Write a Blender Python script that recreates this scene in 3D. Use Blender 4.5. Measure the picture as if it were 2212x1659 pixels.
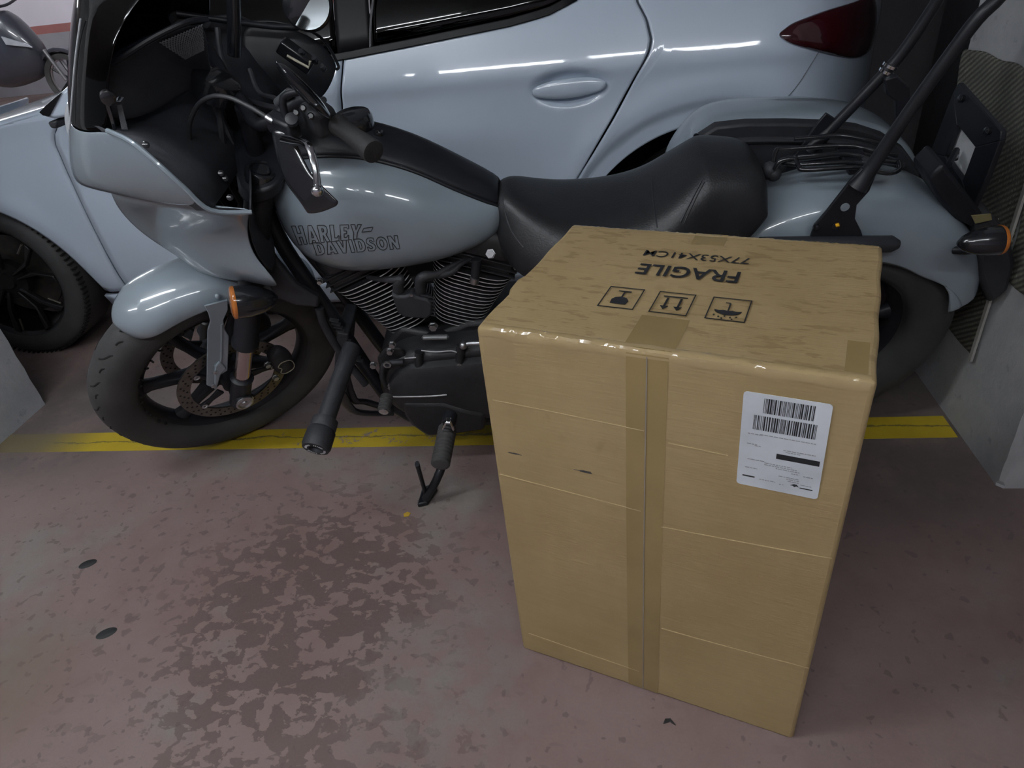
import bpy, bmesh, math, random
import numpy as np
from mathutils import Vector, Matrix
from mathutils.bvhtree import BVHTree
random.seed(7); np.random.seed(7)
for o in list(bpy.data.objects): bpy.data.objects.remove(o)
scn = bpy.context.scene
COL = scn.collection
pi = math.pi
# ------------------------------------------------------------------ camera (metres; X along the parked car, Y away, Z up)
CAM = np.array([0.0, 0.0, 1.25253])
RW = np.array([[0.99038518, 0.09659177, -0.09903149],
               [-0.02796538, -0.5612965, -0.82714218],
               [-0.13548115, 0.8219588, -0.5531985]])      # rows: right, down, forward
FPX = 1480.776
cd = bpy.data.cameras.new('camera'); cam = bpy.data.objects.new('camera', cd); COL.objects.link(cam)
cd.sensor_fit = 'HORIZONTAL'; cd.sensor_width = 36.0; cd.lens = FPX / 2212 * 36.0; cd.clip_start = 0.02
M = Matrix.Identity(4)
for i in range(3):
    M[i][0] = RW[0][i]; M[i][1] = -RW[1][i]; M[i][2] = -RW[2][i]; M[i][3] = CAM[i]
cam.matrix_world = M
scn.camera = cam
# ------------------------------------------------------------------ world, exposure
wd = bpy.data.worlds.new('garage_air'); scn.world = wd; wd.use_nodes = True
bg = wd.node_tree.nodes['Background']; bg.inputs[0].default_value = (0.85, 0.9, 1.0, 1); bg.inputs[1].default_value = 0.10
scn.view_settings.view_transform = 'Standard'; scn.view_settings.look = 'None'
scn.view_settings.gamma = 1.0; scn.view_settings.use_curve_mapping = False
scn.view_settings.exposure = -0.1
TUBE_W = 58.0          # emission of the fluorescent tubes
LAMPS = [  # x, y, z, rotation about z, length, strength factor
    (-1.35, 0.42, 2.42, 0.0, 1.20, 1.0), (-0.85, -1.0, 2.42, 0.0, 1.20, 1.0), (0.55, -0.9, 2.42, 0.0, 1.2, .7),
    (-2.9, -0.4, 2.42, 0.0, 1.2, 1.0), (-5.2, 5.4, 2.42, 0.0, 1.2, 2.2), (-7.2, 6.6, 2.42, 0.0, 1.2, 2.2), (-3.6, 6.2, 2.42, 0.0, 1.2, 2.2)]

# ------------------------------------------------------------------ helpers
def ray(px, py):
    return RW.T @ np.array([(px - 1106) / FPX, (py - 829.5) / FPX, 1.0])
def onY(px, py, Y): d = ray(px, py); return CAM + d * (Y - CAM[1]) / d[1]
def onX(px, py, X): d = ray(px, py); return CAM + d * (X - CAM[0]) / d[0]
def onZ(px, py, Z): d = ray(px, py); return CAM + d * (Z - CAM[2]) / d[2]
# motorcycle frame: origin at the rear tyre contact, x forward, y to its left (towards the camera), z up along the lean
OB = np.array([0.54290994, 1.70676161, 0.0])
BW = np.array([[-0.9989707, -0.04476296, -0.00733604], [0.04530967, -0.97709762, -0.20791169], [0.00213872, -0.20803008, 0.97812009]])
def LP(px, py, ax, val):
    d = BW @ ray(px, py); c = BW @ (CAM - OB); return c + d * (val - c[ax]) / d[ax]
def L(px, py, y): return LP(px, py, 1, y)
def LX(px, py, x): return LP(px, py, 0, x)
def LZ(px, py, z): return LP(px, py, 2, z)
RK = math.radians(26.0); DE = math.radians(37.6)
SD = np.array([-math.sin(RK), 0, math.cos(RK)])
S0 = np.array([1.615, 0, .34]) - .035 * np.array([math.cos(RK), 0, math.sin(RK)])
def rodr(v, k, a): return v * math.cos(a) + np.cross(k, v) * math.sin(a) + k * (k @ v) * (1 - math.cos(a))
def ST(p): return S0 + rodr(np.asarray(p, float) - S0, SD, DE)            # straight-ahead bike point -> steered
def WF(p): return ST(np.asarray(p, float) + np.array([1.615, 0, .34]))    # front wheel frame -> bike frame

def cr(pts, k=6, closed=False):
    P = [np.asarray(p, float) for p in pts]; n = len(P); out = []
    rng = range(n) if closed else range(n - 1)
    for i in rng:
        if closed: a, b, c, d = P[i - 1], P[i], P[(i + 1) % n], P[(i + 2) % n]
        else: a, b, c, d = P[max(i - 1, 0)], P[i], P[i + 1], P[min(i + 2, n - 1)]
        for j in range(k):
            t = j / k
            out.append(.5 * ((2 * b) + (-a + c) * t + (2 * a - 5 * b + 4 * c - d) * t * t + (-a + 3 * b - 3 * c + d) * t ** 3))
    if not closed: out.append(P[-1])
    return out
def unit(v): v = np.asarray(v, float); return v / (np.linalg.norm(v) + 1e-12)
def perp(d):
    a = np.array([0, 0, 1.]) if abs(d[2]) < .9 else np.array([1., 0, 0])
    u = unit(np.cross(a, d)); return u, np.cross(d, u)

class MB:
    def __init__(s): s.v = []; s.f = []; s.m = []; s.cur = 0
    def add(s, V, F):
        o = len(s.v); s.v += [tuple(float(c) for c in p) for p in V]
        s.f += [tuple(i + o for i in f) for f in F]; s.m += [s.cur] * len(F); return s
    def loft(s, rings, cap=(True, True), closed=True):
        n = len(rings[0]); V = [p for r in rings for p in r]; F = []
        for i in range(len(rings) - 1):
            for j in range(n if closed else n - 1):
                k = (j + 1) % n; F.append((i * n + j, i * n + k, (i + 1) * n + k, (i + 1) * n + j))
        if closed and cap[0]: F.append(tuple(range(n))[::-1])
        if closed and cap[1]: F.append(tuple(range((len(rings) - 1) * n, len(rings) * n)))
        return s.add(V, F)
    def tube(s, pts, r, n=10, k=0, cap=True, flat=1.0):
        P = cr(pts, k) if k else [np.asarray(p, float) for p in pts]
        m = len(P); R = r if hasattr(r, '__len__') else [r] * m
        if len(R) != m: R = np.interp(np.linspace(0, 1, m), np.linspace(0, 1, len(R)), R)
        u = None; rings = []
        for i in range(m):
            d = unit(P[min(i + 1, m - 1)] - P[max(i - 1, 0)])
            if u is None: u, w = perp(d)
            else: u = unit(u - d * (u @ d)); w = np.cross(d, u)
            rings.append([P[i] + R[i] * (math.cos(2 * pi * j / n) * u + flat * math.sin(2 * pi * j / n) * w) for j in range(n)])
        return s.loft(rings, (cap, cap))
    def lathe(s, prof, o, d, n=32, cap=(True, True)):
        o = np.asarray(o, float); d = unit(d); u, w = perp(d)
        rings = [[o + d * h + max(r, 1e-5) * (math.cos(2 * pi * j / n) * u + math.sin(2 * pi * j / n) * w) for j in range(n)] for r, h in prof]
        return s.loft(rings, cap)
    def ringlathe(s, prof, o, d, n=64):            # closed profile (r,h) swept round the axis
        o = np.asarray(o, float); d = unit(d); u, w = perp(d); m = len(prof)
        V = [o + d * h + r * (math.cos(2 * pi * j / n) * u + math.sin(2 * pi * j / n) * w) for j in range(n) for r, h in prof]
        F = [(j * m + i, j * m + (i + 1) % m, ((j + 1) % n) * m + (i + 1) % m, ((j + 1) % n) * m + i) for j in range(n) for i in range(m)]
        return s.add(V, F)
    def prism(s, poly, vec):
        P = [np.asarray(p, float) for p in poly]; v = np.asarray(vec, float); n = len(P)
        return s.add([p - v / 2 for p in P] + [p + v / 2 for p in P],
                     [tuple(range(n))[::-1], tuple(range(n, 2 * n))] + [(i, (i + 1) % n, n + (i + 1) % n, n + i) for i in range(n)])
    def box(s, c, size, X=(1, 0, 0), Y=(0, 1, 0), Z=(0, 0, 1)):
        c = np.asarray(c, float); X, Y, Z = [unit(a) * b / 2 for a, b in zip((X, Y, Z), size)]
        V = [c + i * X + j * Y + k * Z for k in (-1, 1) for j in (-1, 1) for i in (-1, 1)]
        return s.add(V, [(0, 2, 3, 1), (4, 5, 7, 6), (0, 1, 5, 4), (2, 6, 7, 3), (0, 4, 6, 2), (1, 3, 7, 5)])
    def ball(s, c, r, n=14, sc=(1, 1, 1)):
        c = np.asarray(c, float); m = n // 2
        rings = [[c + np.array([sc[0] * max(r * math.sin(pi * i / m), 1e-5) * math.cos(2 * pi * j / n), sc[1] * max(r * math.sin(pi * i / m), 1e-5) * math.sin(2 * pi * j / n), -sc[2] * r * math.cos(pi * i / m)]) for j in range(n)] for i in range(m + 1)]
        return s.loft(rings, (False, False))
    def grid(s, G):
        n = len(G[0]); V = [p for r in G for p in r]
        return s.add(V, [(i * n + j, i * n + j + 1, (i + 1) * n + j + 1, (i + 1) * n + j) for i in range(len(G) - 1) for j in range(n - 1)])
    def hexbolt(s, c, d, r=.008, h=.008):
        s.lathe([(r * 1.25, 0), (r * 1.25, h * .25), (r, h * .25), (r, h)], c, d, 6); return s
    def mesh(s, name, mats, ang=38, weld=True):
        me = bpy.data.meshes.new(name); me.from_pydata(s.v, [], s.f)
        for m_ in (mats if isinstance(mats, (list, tuple)) else [mats]): me.materials.append(m_)
        for p, m_ in zip(me.polygons, s.m): p.material_index = m_
        bm = bmesh.new(); bm.from_mesh(me)
        if weld: bmesh.ops.remove_doubles(bm, verts=bm.verts, dist=2e-5)
        bmesh.ops.recalc_face_normals(bm, faces=bm.faces); bm.to_mesh(me); bm.free()
        me.shade_smooth()
        if ang: me.set_sharp_from_angle(angle=math.radians(ang))
        return me
    def obj(s, name, mats, parent=None, ang=38, bevel=0, sub=0, solid=0, soff=0, weld=True, seg=2):
        o = bpy.data.objects.new(name, s.mesh(name, mats, ang if not sub else 0, weld)); COL.objects.link(o)
        if parent is not None: o.parent = parent
        if solid: m = o.modifiers.new('s', 'SOLIDIFY'); m.thickness = solid; m.offset = soff
        if bevel: m = o.modifiers.new('b', 'BEVEL'); m.width = bevel; m.segments = seg; m.limit_method = 'ANGLE'; m.angle_limit = math.radians(40); m.harden_normals = False
        if sub: m = o.modifiers.new('u', 'SUBSURF'); m.levels = sub; m.render_levels = sub
        return o
def tag(o, label=None, cat=None, group=None, kind=None):
    for k, v in (('label', label), ('category', cat), ('group', group), ('kind', kind)):
        if v: o[k] = v
    return o
def empty(name, loc=(0, 0, 0), rz=0.0):
    o = bpy.data.objects.new(name, None); COL.objects.link(o); o.location = loc; o.rotation_euler = (0, 0, rz); o.empty_display_size = .1; return o

# ------------------------------------------------------------------ materials
def mat(name, col, rough=.5, metal=0, coat=0, var=.12, scale=12., bump=0., bscale=150., spec=.5, rvar=0.0, coat_rough=.05):
    m = bpy.data.materials.new(name); m.use_nodes = True; nt = m.node_tree; N = nt.nodes; b = N['Principled BSDF']
    b.inputs['Roughness'].default_value = rough; b.inputs['Metallic'].default_value = metal
    b.inputs['Coat Weight'].default_value = coat; b.inputs['Coat Roughness'].default_value = coat_rough
    b.inputs['Specular IOR Level'].default_value = spec
    tc = N.new('ShaderNodeTexCoord'); nz = N.new('ShaderNodeTexNoise'); nz.inputs['Scale'].default_value = scale; nz.inputs['Detail'].default_value = 5
    nt.links.new(tc.outputs['Object'], nz.inputs['Vector'])
    rp = N.new('ShaderNodeValToRGB'); rp.color_ramp.elements[0].position = .3; rp.color_ramp.elements[1].position = .7
    rp.color_ramp.elements[0].color = (*[c * (1 - var) for c in col], 1); rp.color_ramp.elements[1].color = (*[min(1, c * (1 + var)) for c in col], 1)
    nt.links.new(nz.outputs['Fac'], rp.inputs[0]); nt.links.new(rp.outputs[0], b.inputs['Base Color'])
    if rvar:
        mr = N.new('ShaderNodeMapRange'); mr.inputs[3].default_value = rough - rvar; mr.inputs[4].default_value = rough + rvar
        nt.links.new(nz.outputs['Fac'], mr.inputs[0]); nt.links.new(mr.outputs[0], b.inputs['Roughness'])
    if bump:
        n2 = N.new('ShaderNodeTexNoise'); n2.inputs['Scale'].default_value = bscale; n2.inputs['Detail'].default_value = 4
        nt.links.new(tc.outputs['Object'], n2.inputs['Vector'])
        bp = N.new('ShaderNodeBump'); bp.inputs['Strength'].default_value = bump; bp.inputs['Distance'].default_value = .002
        nt.links.new(n2.outputs['Fac'], bp.inputs['Height']); nt.links.new(bp.outputs[0], b.inputs['Normal'])
    return m
def emis(name, col, s):
    m = bpy.data.materials.new(name); m.use_nodes = True; b = m.node_tree.nodes['Principled BSDF']
    b.inputs['Base Color'].default_value = (.8, .8, .8, 1); b.inputs['Emission Color'].default_value = (*col, 1); b.inputs['Emission Strength'].default_value = s
    return m
def smoke(name, tint, rough=.03):
    m = bpy.data.materials.new(name); m.use_nodes = True; nt = m.node_tree; N = nt.nodes; N.remove(N['Principled BSDF']); out = N['Material Output']
    t = N.new('ShaderNodeBsdfTransparent'); t.inputs[0].default_value = (*tint, 1)
    g = N.new('ShaderNodeBsdfGlossy'); g.inputs['Roughness'].default_value = rough
    lw = N.new('ShaderNodeFresnel'); lw.inputs[0].default_value = 1.5
    mx = N.new('ShaderNodeMixShader'); nt.links.new(lw.outputs[0], mx.inputs[0]); nt.links.new(t.outputs[0], mx.inputs[1]); nt.links.new(g.outputs[0], mx.inputs[2])
    nt.links.new(mx.outputs[0], out.inputs[0]); return m
PAINT = mat('grey_gloss_paint', (.245, .295, .335), .32, 0, 1.0, .03, 3)
WHITE = mat('white_car_paint', (.52, .605, .715), .30, 0, 1.0, .02, 2)
BLACKG = mat('gloss_black', (.011, .012, .015), .22, 0, .8, .1)
BLACKS = mat('satin_black', (.013, .014, .018), .42, 0, 0, .15, 20, spec=.35)
BLACKM = mat('matte_black_plastic', (.024, .025, .030), .60, 0, 0, .15, 30, .15, 300)
WRINK = mat('wrinkle_black', (.017, .0175, .02), .5, 0, 0, .2, 40, .35, 420)
RUBBER = mat('tyre_rubber', (.046, .046, .046), .72, 0, 0, .25, 8, .1, 250)
RUBDK = mat('groove_black', (.006, .006, .006), .9, 0, 0, .1)
CHROME = mat('chrome', (.8, .82, .85), .12, 1, 0, .04)
STEEL = mat('zinc_steel', (.5, .51, .53), .34, 1, 0, .15, 60)
DISC = mat('brake_steel', (.16, .145, .13), .42, .85, 0, .2, 30)
FORKM = mat('fork_chrome', (.62, .52, .52), .16, 1, 0, .05)
LEATHER = mat('black_vinyl', (.017, .0175, .02), .43, 0, 0, .12, 30, .35, 260)
SILVER = mat('machined_edge', (.72, .72, .74), .45, .35, 0, .1, 60)
CONC = None
# ================================================================== the garage
def nodes(name):
    m = bpy.data.materials.new(name); m.use_nodes = True; nt = m.node_tree; return m, nt, nt.nodes, nt.nodes['Principled BSDF']
def nnoise(nt, vec, scale, detail=4, rough=.5, dist=0.):
    n = nt.nodes.new('ShaderNodeTexNoise'); n.inputs['Scale'].default_value = scale; n.inputs['Detail'].default_value = detail
    n.inputs['Roughness'].default_value = rough; n.inputs['Distortion'].default_value = dist
    if vec is not None: nt.links.new(vec, n.inputs['Vector'])
    return n.outputs['Fac']
def nramp(nt, fac, a, b, ca=0., cb=1.):
    r = nt.nodes.new('ShaderNodeMapRange'); r.interpolation_type = 'SMOOTHSTEP'
    for i, v in ((1, a), (2, b), (3, ca), (4, cb)): r.inputs[i].default_value = v
    nt.links.new(fac, r.inputs[0]); return r.outputs[0]
def nmath(nt, op, a, b=None):
    n = nt.nodes.new('ShaderNodeMath'); n.operation = op
    for i, v in enumerate((a, b)):
        if v is None: continue
        if isinstance(v, (int, float)): n.inputs[i].default_value = v
        else: nt.links.new(v, n.inputs[i])
    return n.outputs[0]
def nmix(nt, fac, a, b):
    n = nt.nodes.new('ShaderNodeMix'); n.data_type = 'RGBA'
    if isinstance(fac, float): n.inputs[0].default_value = fac
    else: nt.links.new(fac, n.inputs[0])
    for i, v in ((6, a), (7, b)):
        if isinstance(v, tuple): n.inputs[i].default_value = (*v, 1)
        else: nt.links.new(v, n.inputs[i])
    return n.outputs[2]
def nmap(nt, vec, loc=(0, 0, 0), scale=(1, 1, 1), rot=(0, 0, 0), typ='POINT'):
    n = nt.nodes.new('ShaderNodeMapping'); n.vector_type = typ
    n.inputs['Location'].default_value = loc; n.inputs['Scale'].default_value = scale; n.inputs['Rotation'].default_value = rot
    nt.links.new(vec, n.inputs['Vector']); return n.outputs[0]
def blob(nt, vec, c, r, soft=.5):                 # soft round mask on the floor, 1 inside
    n = nt.nodes.new('ShaderNodeVectorMath'); n.operation = 'LENGTH'
    nt.links.new(nmap(nt, vec, (-c[0] / r[0], -c[1] / r[1], 0), (1 / r[0], 1 / r[1], 0)), n.inputs[0])
    return nramp(nt, n.outputs['Value'], 1 - soft, 1 + soft, 1., 0.)
def ncoord(nt): return nt.nodes.new('ShaderNodeTexCoord').outputs['Object']
def nbump(nt, b, h, s, d=.002):
    n = nt.nodes.new('ShaderNodeBump'); n.inputs['Strength'].default_value = s; n.inputs['Distance'].default_value = d
    nt.links.new(h, n.inputs['Height']); nt.links.new(n.outputs[0], b.inputs['Normal'])

def floor_material():
    m, nt, N, b = nodes('worn_red_floor_paint'); P = ncoord(nt)
    base = nmix(nt, nramp(nt, nnoise(nt, P, 1.3, 6, .6), .35, .65), (.235, .145, .135), (.29, .205, .192))
    base = nmix(nt, nramp(nt, nnoise(nt, P, 9, 8, .7), .3, .75, 0., .5), base, (.32, .24, .225))
    grey = nmath(nt, 'MULTIPLY', nramp(nt, nnoise(nt, nmap(nt, P, (3, 1, 0)), 2.2, 7, .65), .52, .66), .75)
    base = nmix(nt, grey, base, (.275, .265, .245))
    scr = nnoise(nt, nmap(nt, P, (0, 0, 0), (3, 30, 1), (0, 0, .9)), 2.5, 6, .6)
    base = nmix(nt, nramp(nt, scr, .62, .75, 0., .25), base, (.33, .29, .28))
    # dark red patches where the top coat is still on (mottled), strongest in front of the wheel
    warp = nmap(nt, P, (0, 0, 0), (1, 1.35, 1), (0, 0, .5))
    mott = nnoise(nt, warp, 24, 4.5, .55, .4); mott2 = nnoise(nt, nmap(nt, P, (7, 3, 0)), 34, 2.5, .5, .3)
    reg = nmath(nt, 'MAXIMUM', blob(nt, P, (-.70, .95), (.34, .40), .55), nmath(nt, 'MULTIPLY', blob(nt, P, (-.62, .55), (.42, .26), .6), .75))
    mott = nmath(nt, 'ADD', nmath(nt, 'MULTIPLY', mott, .62), nmath(nt, 'MULTIPLY', nnoise(nt, nmap(nt, warp, (5, 5, 0)), 9, 5, .6, .6), .38))
    th = nmath(nt, 'ADD', mott, nmath(nt, 'MULTIPLY', reg, .115))
    dark = nramp(nt, th, .585, .605)
    base = nmix(nt, nmath(nt, 'MULTIPLY', dark, nmath(nt, 'ADD', nmath(nt, 'MULTIPLY', reg, .75), .12)), base, (.115, .070, .066))
    drops = nramp(nt, nmath(nt, 'ADD', mott2, nmath(nt, 'MULTIPLY', blob(nt, P, (-1.12, 1.05), (.42, .34), .6), .05)), .645, .675, 0., .6)
    base = nmix(nt, drops, base, (.12, .078, .075))
    gb = nmath(nt, 'MULTIPLY', blob(nt, P, (-.34, .78), (.16, .16), .8), nramp(nt, nnoise(nt, P, 16, 6, .7), .4, .6))
    base = nmix(nt, nmath(nt, 'MULTIPLY', gb, .6), base, (.26, .255, .235))
    shade_dirt = nmath(nt, 'MULTIPLY', nmath(nt, 'MAXIMUM', blob(nt, P, (.80, 1.62), (.34, .42), .5), blob(nt, P, (-1.85, 1.75), (.4, .35), .5)), nramp(nt, nnoise(nt, P, 6, 7, .7), .3, .6, .3, .8))
    base = nmix(nt, shade_dirt, base, (.10, .092, .086))  # mostly shade by the pillars put into the floor colour, some dirt
    br = nmath(nt, 'MULTIPLY', blob(nt, P, (-1.33, .72), (.16, .2), .7), .5)
    base = nmix(nt, br, base, (.17, .125, .075))
    fine = nnoise(nt, P, 180, 3, .6)
    base = nmix(nt, nramp(nt, fine, .35, .7, 0., .22), base, (.20, .15, .145))
    base = nmix(nt, .27, base, (.095, .075, .062))
    nt.links.new(base, b.inputs['Base Color'])
    nt.links.new(nramp(nt, nnoise(nt, P, 5, 5), .3, .7, .55, .8), b.inputs['Roughness'])
    nbump(nt, b, nnoise(nt, P, 60, 6, .65), .25, .002)
    return m
def concrete(name, a, c, s=5.):
    m, nt, N, b = nodes(name); P = ncoord(nt)
    col = nmix(nt, nramp(nt, nnoise(nt, P, s, 8, .65), .3, .7), a, c)
    col = nmix(nt, nramp(nt, nnoise(nt, nmap(nt, P, (4, 2, 1)), 22, 5, .6), .62, .72, 0., .5), col, tuple(x * .55 for x in a))
    nt.links.new(col, b.inputs['Base Color']); b.inputs['Roughness'].default_value = .85
    nbump(nt, b, nnoise(nt, P, 45, 8, .7), .6, .004); return m
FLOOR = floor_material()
CONC = concrete('grey_concrete', (.38, .39, .405), (.49, .50, .51))
CONCF = concrete('pale_ceiling_concrete', (.50, .51, .53), (.60, .61, .62))
DARKW = concrete('unlit_gap_black', (.022, .023, .026), (.03, .031, .034))  # near-black colour stands in for the unlit gap behind the car
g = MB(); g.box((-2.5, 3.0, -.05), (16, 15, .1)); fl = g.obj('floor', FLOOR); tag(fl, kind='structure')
g = MB(); g.box((-2.5, 3.0, 2.55), (16, 15, .1)); tag(g.obj('ceiling', CONCF), kind='structure')

# painted yellow bay line on the floor
def yellow():
    m, nt, N, b = nodes('worn_yellow_line_paint'); P = ncoord(nt)
    c = nmix(nt, nramp(nt, nnoise(nt, P, 3, 6, .6), .3, .7), (.42, .30, .014), (.53, .39, .02))
    crack = nnoise(nt, nmap(nt, P, (0, 0, 0), (.5, 1, 1)), 9, 8, .7)
    yy = N.new('ShaderNodeSeparateXYZ'); nt.links.new(P, yy.inputs[0])
    ln = nmath(nt, 'ABSOLUTE', nmath(nt, 'SUBTRACT', nmath(nt, 'ADD', yy.outputs[1], nmath(nt, 'MULTIPLY', crack, .07)), 1.628))
    c = nmix(nt, nramp(nt, ln, .0015, .005, .75, 0.), c, (.06, .05, .045))
    worn = nramp(nt, nmath(nt, 'ADD', nnoise(nt, P, 22, 6, .7), nmath(nt, 'MULTIPLY', blob(nt, P, (-.75, 1.6), (.35, .05), .7), .1)), .66, .70)
    c = nmix(nt, worn, c, (.26, .20, .19))
    c = nmix(nt, blob(nt, P, (-2.0, 1.62), (.28, .3), .5), c, (.16, .13, .07))
    nt.links.new(c, b.inputs['Base Color']); b.inputs['Roughness'].default_value = .65; nbump(nt, b, crack, .3, .003); return m
g = MB(); g.box((-.9, 1.592, .0006), (3.66, .095, .0012)); ln = g.obj('painted_line', yellow(), fl); ln['label'] = 'worn yellow bay line'
# black tar spots, a yellow paint chip and a dark flake on the floor
TAR = mat('tar_black', (.02, .022, .022), .7)
for (x, y, a, s, rz) in ((-1.335, 1.086, .022, .014, .5), (-1.152, .883, .023, .014, .5)):
    g = MB(); g.lathe([(1, 0), (.92, .0012)], (0, 0, 0), (0, 0, 1), 20)
    o = g.obj('oil_spot', TAR, fl); o.location = (x, y, .0002); o.scale = (a, s, 1); o.rotation_euler = (0, 0, rz)
g = MB(); g.prism([(0, 0, 0), (.012, .002, 0), (.016, .012, 0), (.006, .018, 0), (-.003, .010, 0)], (0, 0, .002))
o = g.obj('paint_chip', mat('yellow_chip', (.5, .32, .03), .6)); o.location = (-.533, 1.252, .001); tag(o, 'tiny yellow flake lying on the floor by the kickstand foot', 'debris')
g = MB(); g.prism([(0, 0, 0), (.012, .004, 0), (.022, -.002, .0), (.014, .010, 0), (.004, .009, 0)], (0, 0, .003))
o = g.obj('dry_leaf_scrap', mat('black_scrap', (.02, .02, .022), .6)); o.location = (.088, .718, .0015); tag(o, 'tiny black scrap on the floor in front of the cardboard box', 'debris')

# concrete pillar on the right (face X = .94) and on the left (face X = -1.99), chipped near corner
def pillar(name, x0, x1, y0, y1, chips):
    g = MB(); nz = 40; rings = []
    for i in range(nz + 1):
        z = 2.5 * (i / nz) ** 1.6; r = random.Random(i * 3 + int(x0 * 10)); c = .006 + (abs(r.gauss(0, .006)) if chips else .0)
        rings.append([np.array(p) for p in ((x0, y1, z), (x0, y0 + c, z), (x0 + c, y0, z), (x1, y0, z), (x1, y1, z))])
    g.loft(rings); o = g.obj(name, CONC, ang=20); return tag(o, kind='structure')
pillar('wall_right', .94, 1.9, 1.345, 2.03, True)
g = MB(); rings = []
for i in range(30):
    z = 2.5 * (i / 29) ** 1.6; c = .005 + abs(random.gauss(0, .005))
    rings.append([np.array(p) for p in ((-1.99, 1.45, z), (-1.99, 1.822 - c, z), (-1.99 - c, 1.822, z), (-3.1, 1.822, z), (-3.1, 1.45, z))])
tag(g.loft(rings).obj('wall_left', CONC, ang=20), kind='structure')
g = MB(); g.box((1.62, 5.6, 1.25), (.2, 7.1, 2.5)); tag(g.obj('wall_added_end', DARKW), kind='structure')  # added wall, painted dark so the gap past the car's tail reads unlit
g = MB(); g.box((1.55, 2.5, 1.25), (.6, .9, 2.5)); tag(g.obj('wall_added_corner', DARKW), kind='structure')  # added block, same dark colour standing in for shade behind the pillar
# far wall: grey dado, red band, off-white above (each band a slab of its own)
FW = mat('offwhite_wall_paint', (.72, .67, .74), .7, 0, 0, .06, 1.5); FR = mat('red_band_paint', (.33, .13, .12), .65, 0, 0, .1, 3); FG = mat('grey_dado_paint', (.30, .29, .32), .7, 0, 0, .1, 3)
g = MB(); g.box((-4.7, 9.3, 1.65), (12, .2, 1.72)); wb = tag(g.obj('wall_back', FW), kind='structure')
for nm, z0, z1, mm in (('red_band', .695, .79, FR), ('dado', 0, .695, FG)):
    g = MB(); g.box((-4.7, 9.3, (z0 + z1) / 2), (12, .206, z1 - z0)); g.obj(nm, mm, wb)
g = MB(); g.box((-2.5, -4.2, 1.25), (16, .2, 2.5)); tag(g.obj('wall_front', FW), kind='structure')
# ribbed protective matting hung on the right pillar
def netting():
    m, nt, N, b = nodes('ribbed_grey_matting'); P = ncoord(nt)
    r = nmap(nt, P, (0, 0, 0), (1, 1, 1), (NROT, 0, 0))
    w = N.new('ShaderNodeTexWave'); w.bands_direction = 'Z'; w.inputs['Scale'].default_value = 26; w.inputs['Distortion'].default_value = .6; w.inputs['Detail'].default_value = 1
    nt.links.new(r, w.inputs['Vector'])
    w2 = N.new('ShaderNodeTexWave'); w2.bands_direction = 'Y'; w2.inputs['Scale'].default_value = 60; nt.links.new(r, w2.inputs['Vector'])
    f = nmath(nt, 'MULTIPLY', w.outputs['Fac'], nmath(nt, 'ADD', nmath(nt, 'MULTIPLY', w2.outputs['Fac'], .5), .5))
    c = nmix(nt, f, (.07, .07, .058), (.27, .265, .215))
    c = nmix(nt, nramp(nt, nnoise(nt, P, 7, 5, .6), .4, .7, 0., .45), c, (.07, .072, .07))
    nt.links.new(c, b.inputs['Base Color']); b.inputs['Roughness'].default_value = .9; nbump(nt, b, f, .8, .004); return m
a = onX(2060, 722, .94); c_ = onX(2130, 706, .94); NROT = -math.atan2(c_[2] - a[2], c_[1] - a[1])
NET = netting()
def netpanel(y0, y1, z0, z1, label):
    ys = np.linspace(y0, y1, 14); zs = np.linspace(z0, z1, 16); G = []
    for z in zs: G.append([(.934 - .004 * math.sin(y * 17 + z * 5) - .003 * math.sin(z * 23), y + .006 * math.sin(z * 31) * (y > y0), z + .004 * math.sin(y * 40)) for y in ys])
    o = MB().grid(G).obj('matting_panel', NET, sub=1, solid=.008, soff=0); return tag(o, label, 'matting', 'ribbed matting on the right pillar')
netpanel(1.592, 2.03, .212, .885, 'ribbed grey matting panel on the right pillar reaching low behind the rear wheel')
netpanel(1.34, 1.588, .452, .883, 'shorter ribbed matting panel on the right pillar at the picture edge')
g = MB(); g.box((.926, 1.59, .55), (.006, .012, .67)); tag(g.obj('matting_trim', mat('pale_strip', (.36, .35, .32), .7)), 'thin pale vertical strip between the two matting panels', 'strip')

# ceiling lamps: white batten with two tubes each
BATT = mat('white_enamel', (.75, .77, .78), .4); 
for i, (x, y, z, rz, ln_, k) in enumerate(LAMPS):
    e = empty('fluorescent_lamp', (x, y, z), rz)
    tag(e, 'ceiling batten lamp with two tubes ' + ('over the bay in front of the motorcycle', 'over the aisle straight behind the viewer', 'over the aisle to the right, behind the viewer', 'over the aisle to the left, behind the viewer', 'in the far bay, middle one of three', 'in the far bay, nearest the scooter', 'in the far bay, rightmost of three')[i], 'lamp', 'fluorescent lamps on the ceiling')
    g = MB(); g.box((0, 0, .055), (ln_ + .06, .14, .05)); g.obj('batten', BATT, e, bevel=.006)
    for s in (-1, 1):
        g = MB(); g.tube([(-ln_ / 2, s * .05, 0), (ln_ / 2, s * .05, 0)], .014, 12); g.obj('tube', emis('tube_light', (.93, .965, 1.0), TUBE_W * k), e)
        for q in (-1, 1): g = MB(); g.box((q * (ln_ / 2 + .012), s * .05, .015), (.024, .03, .06)); g.obj('tube_holder', BATT, e)

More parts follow.
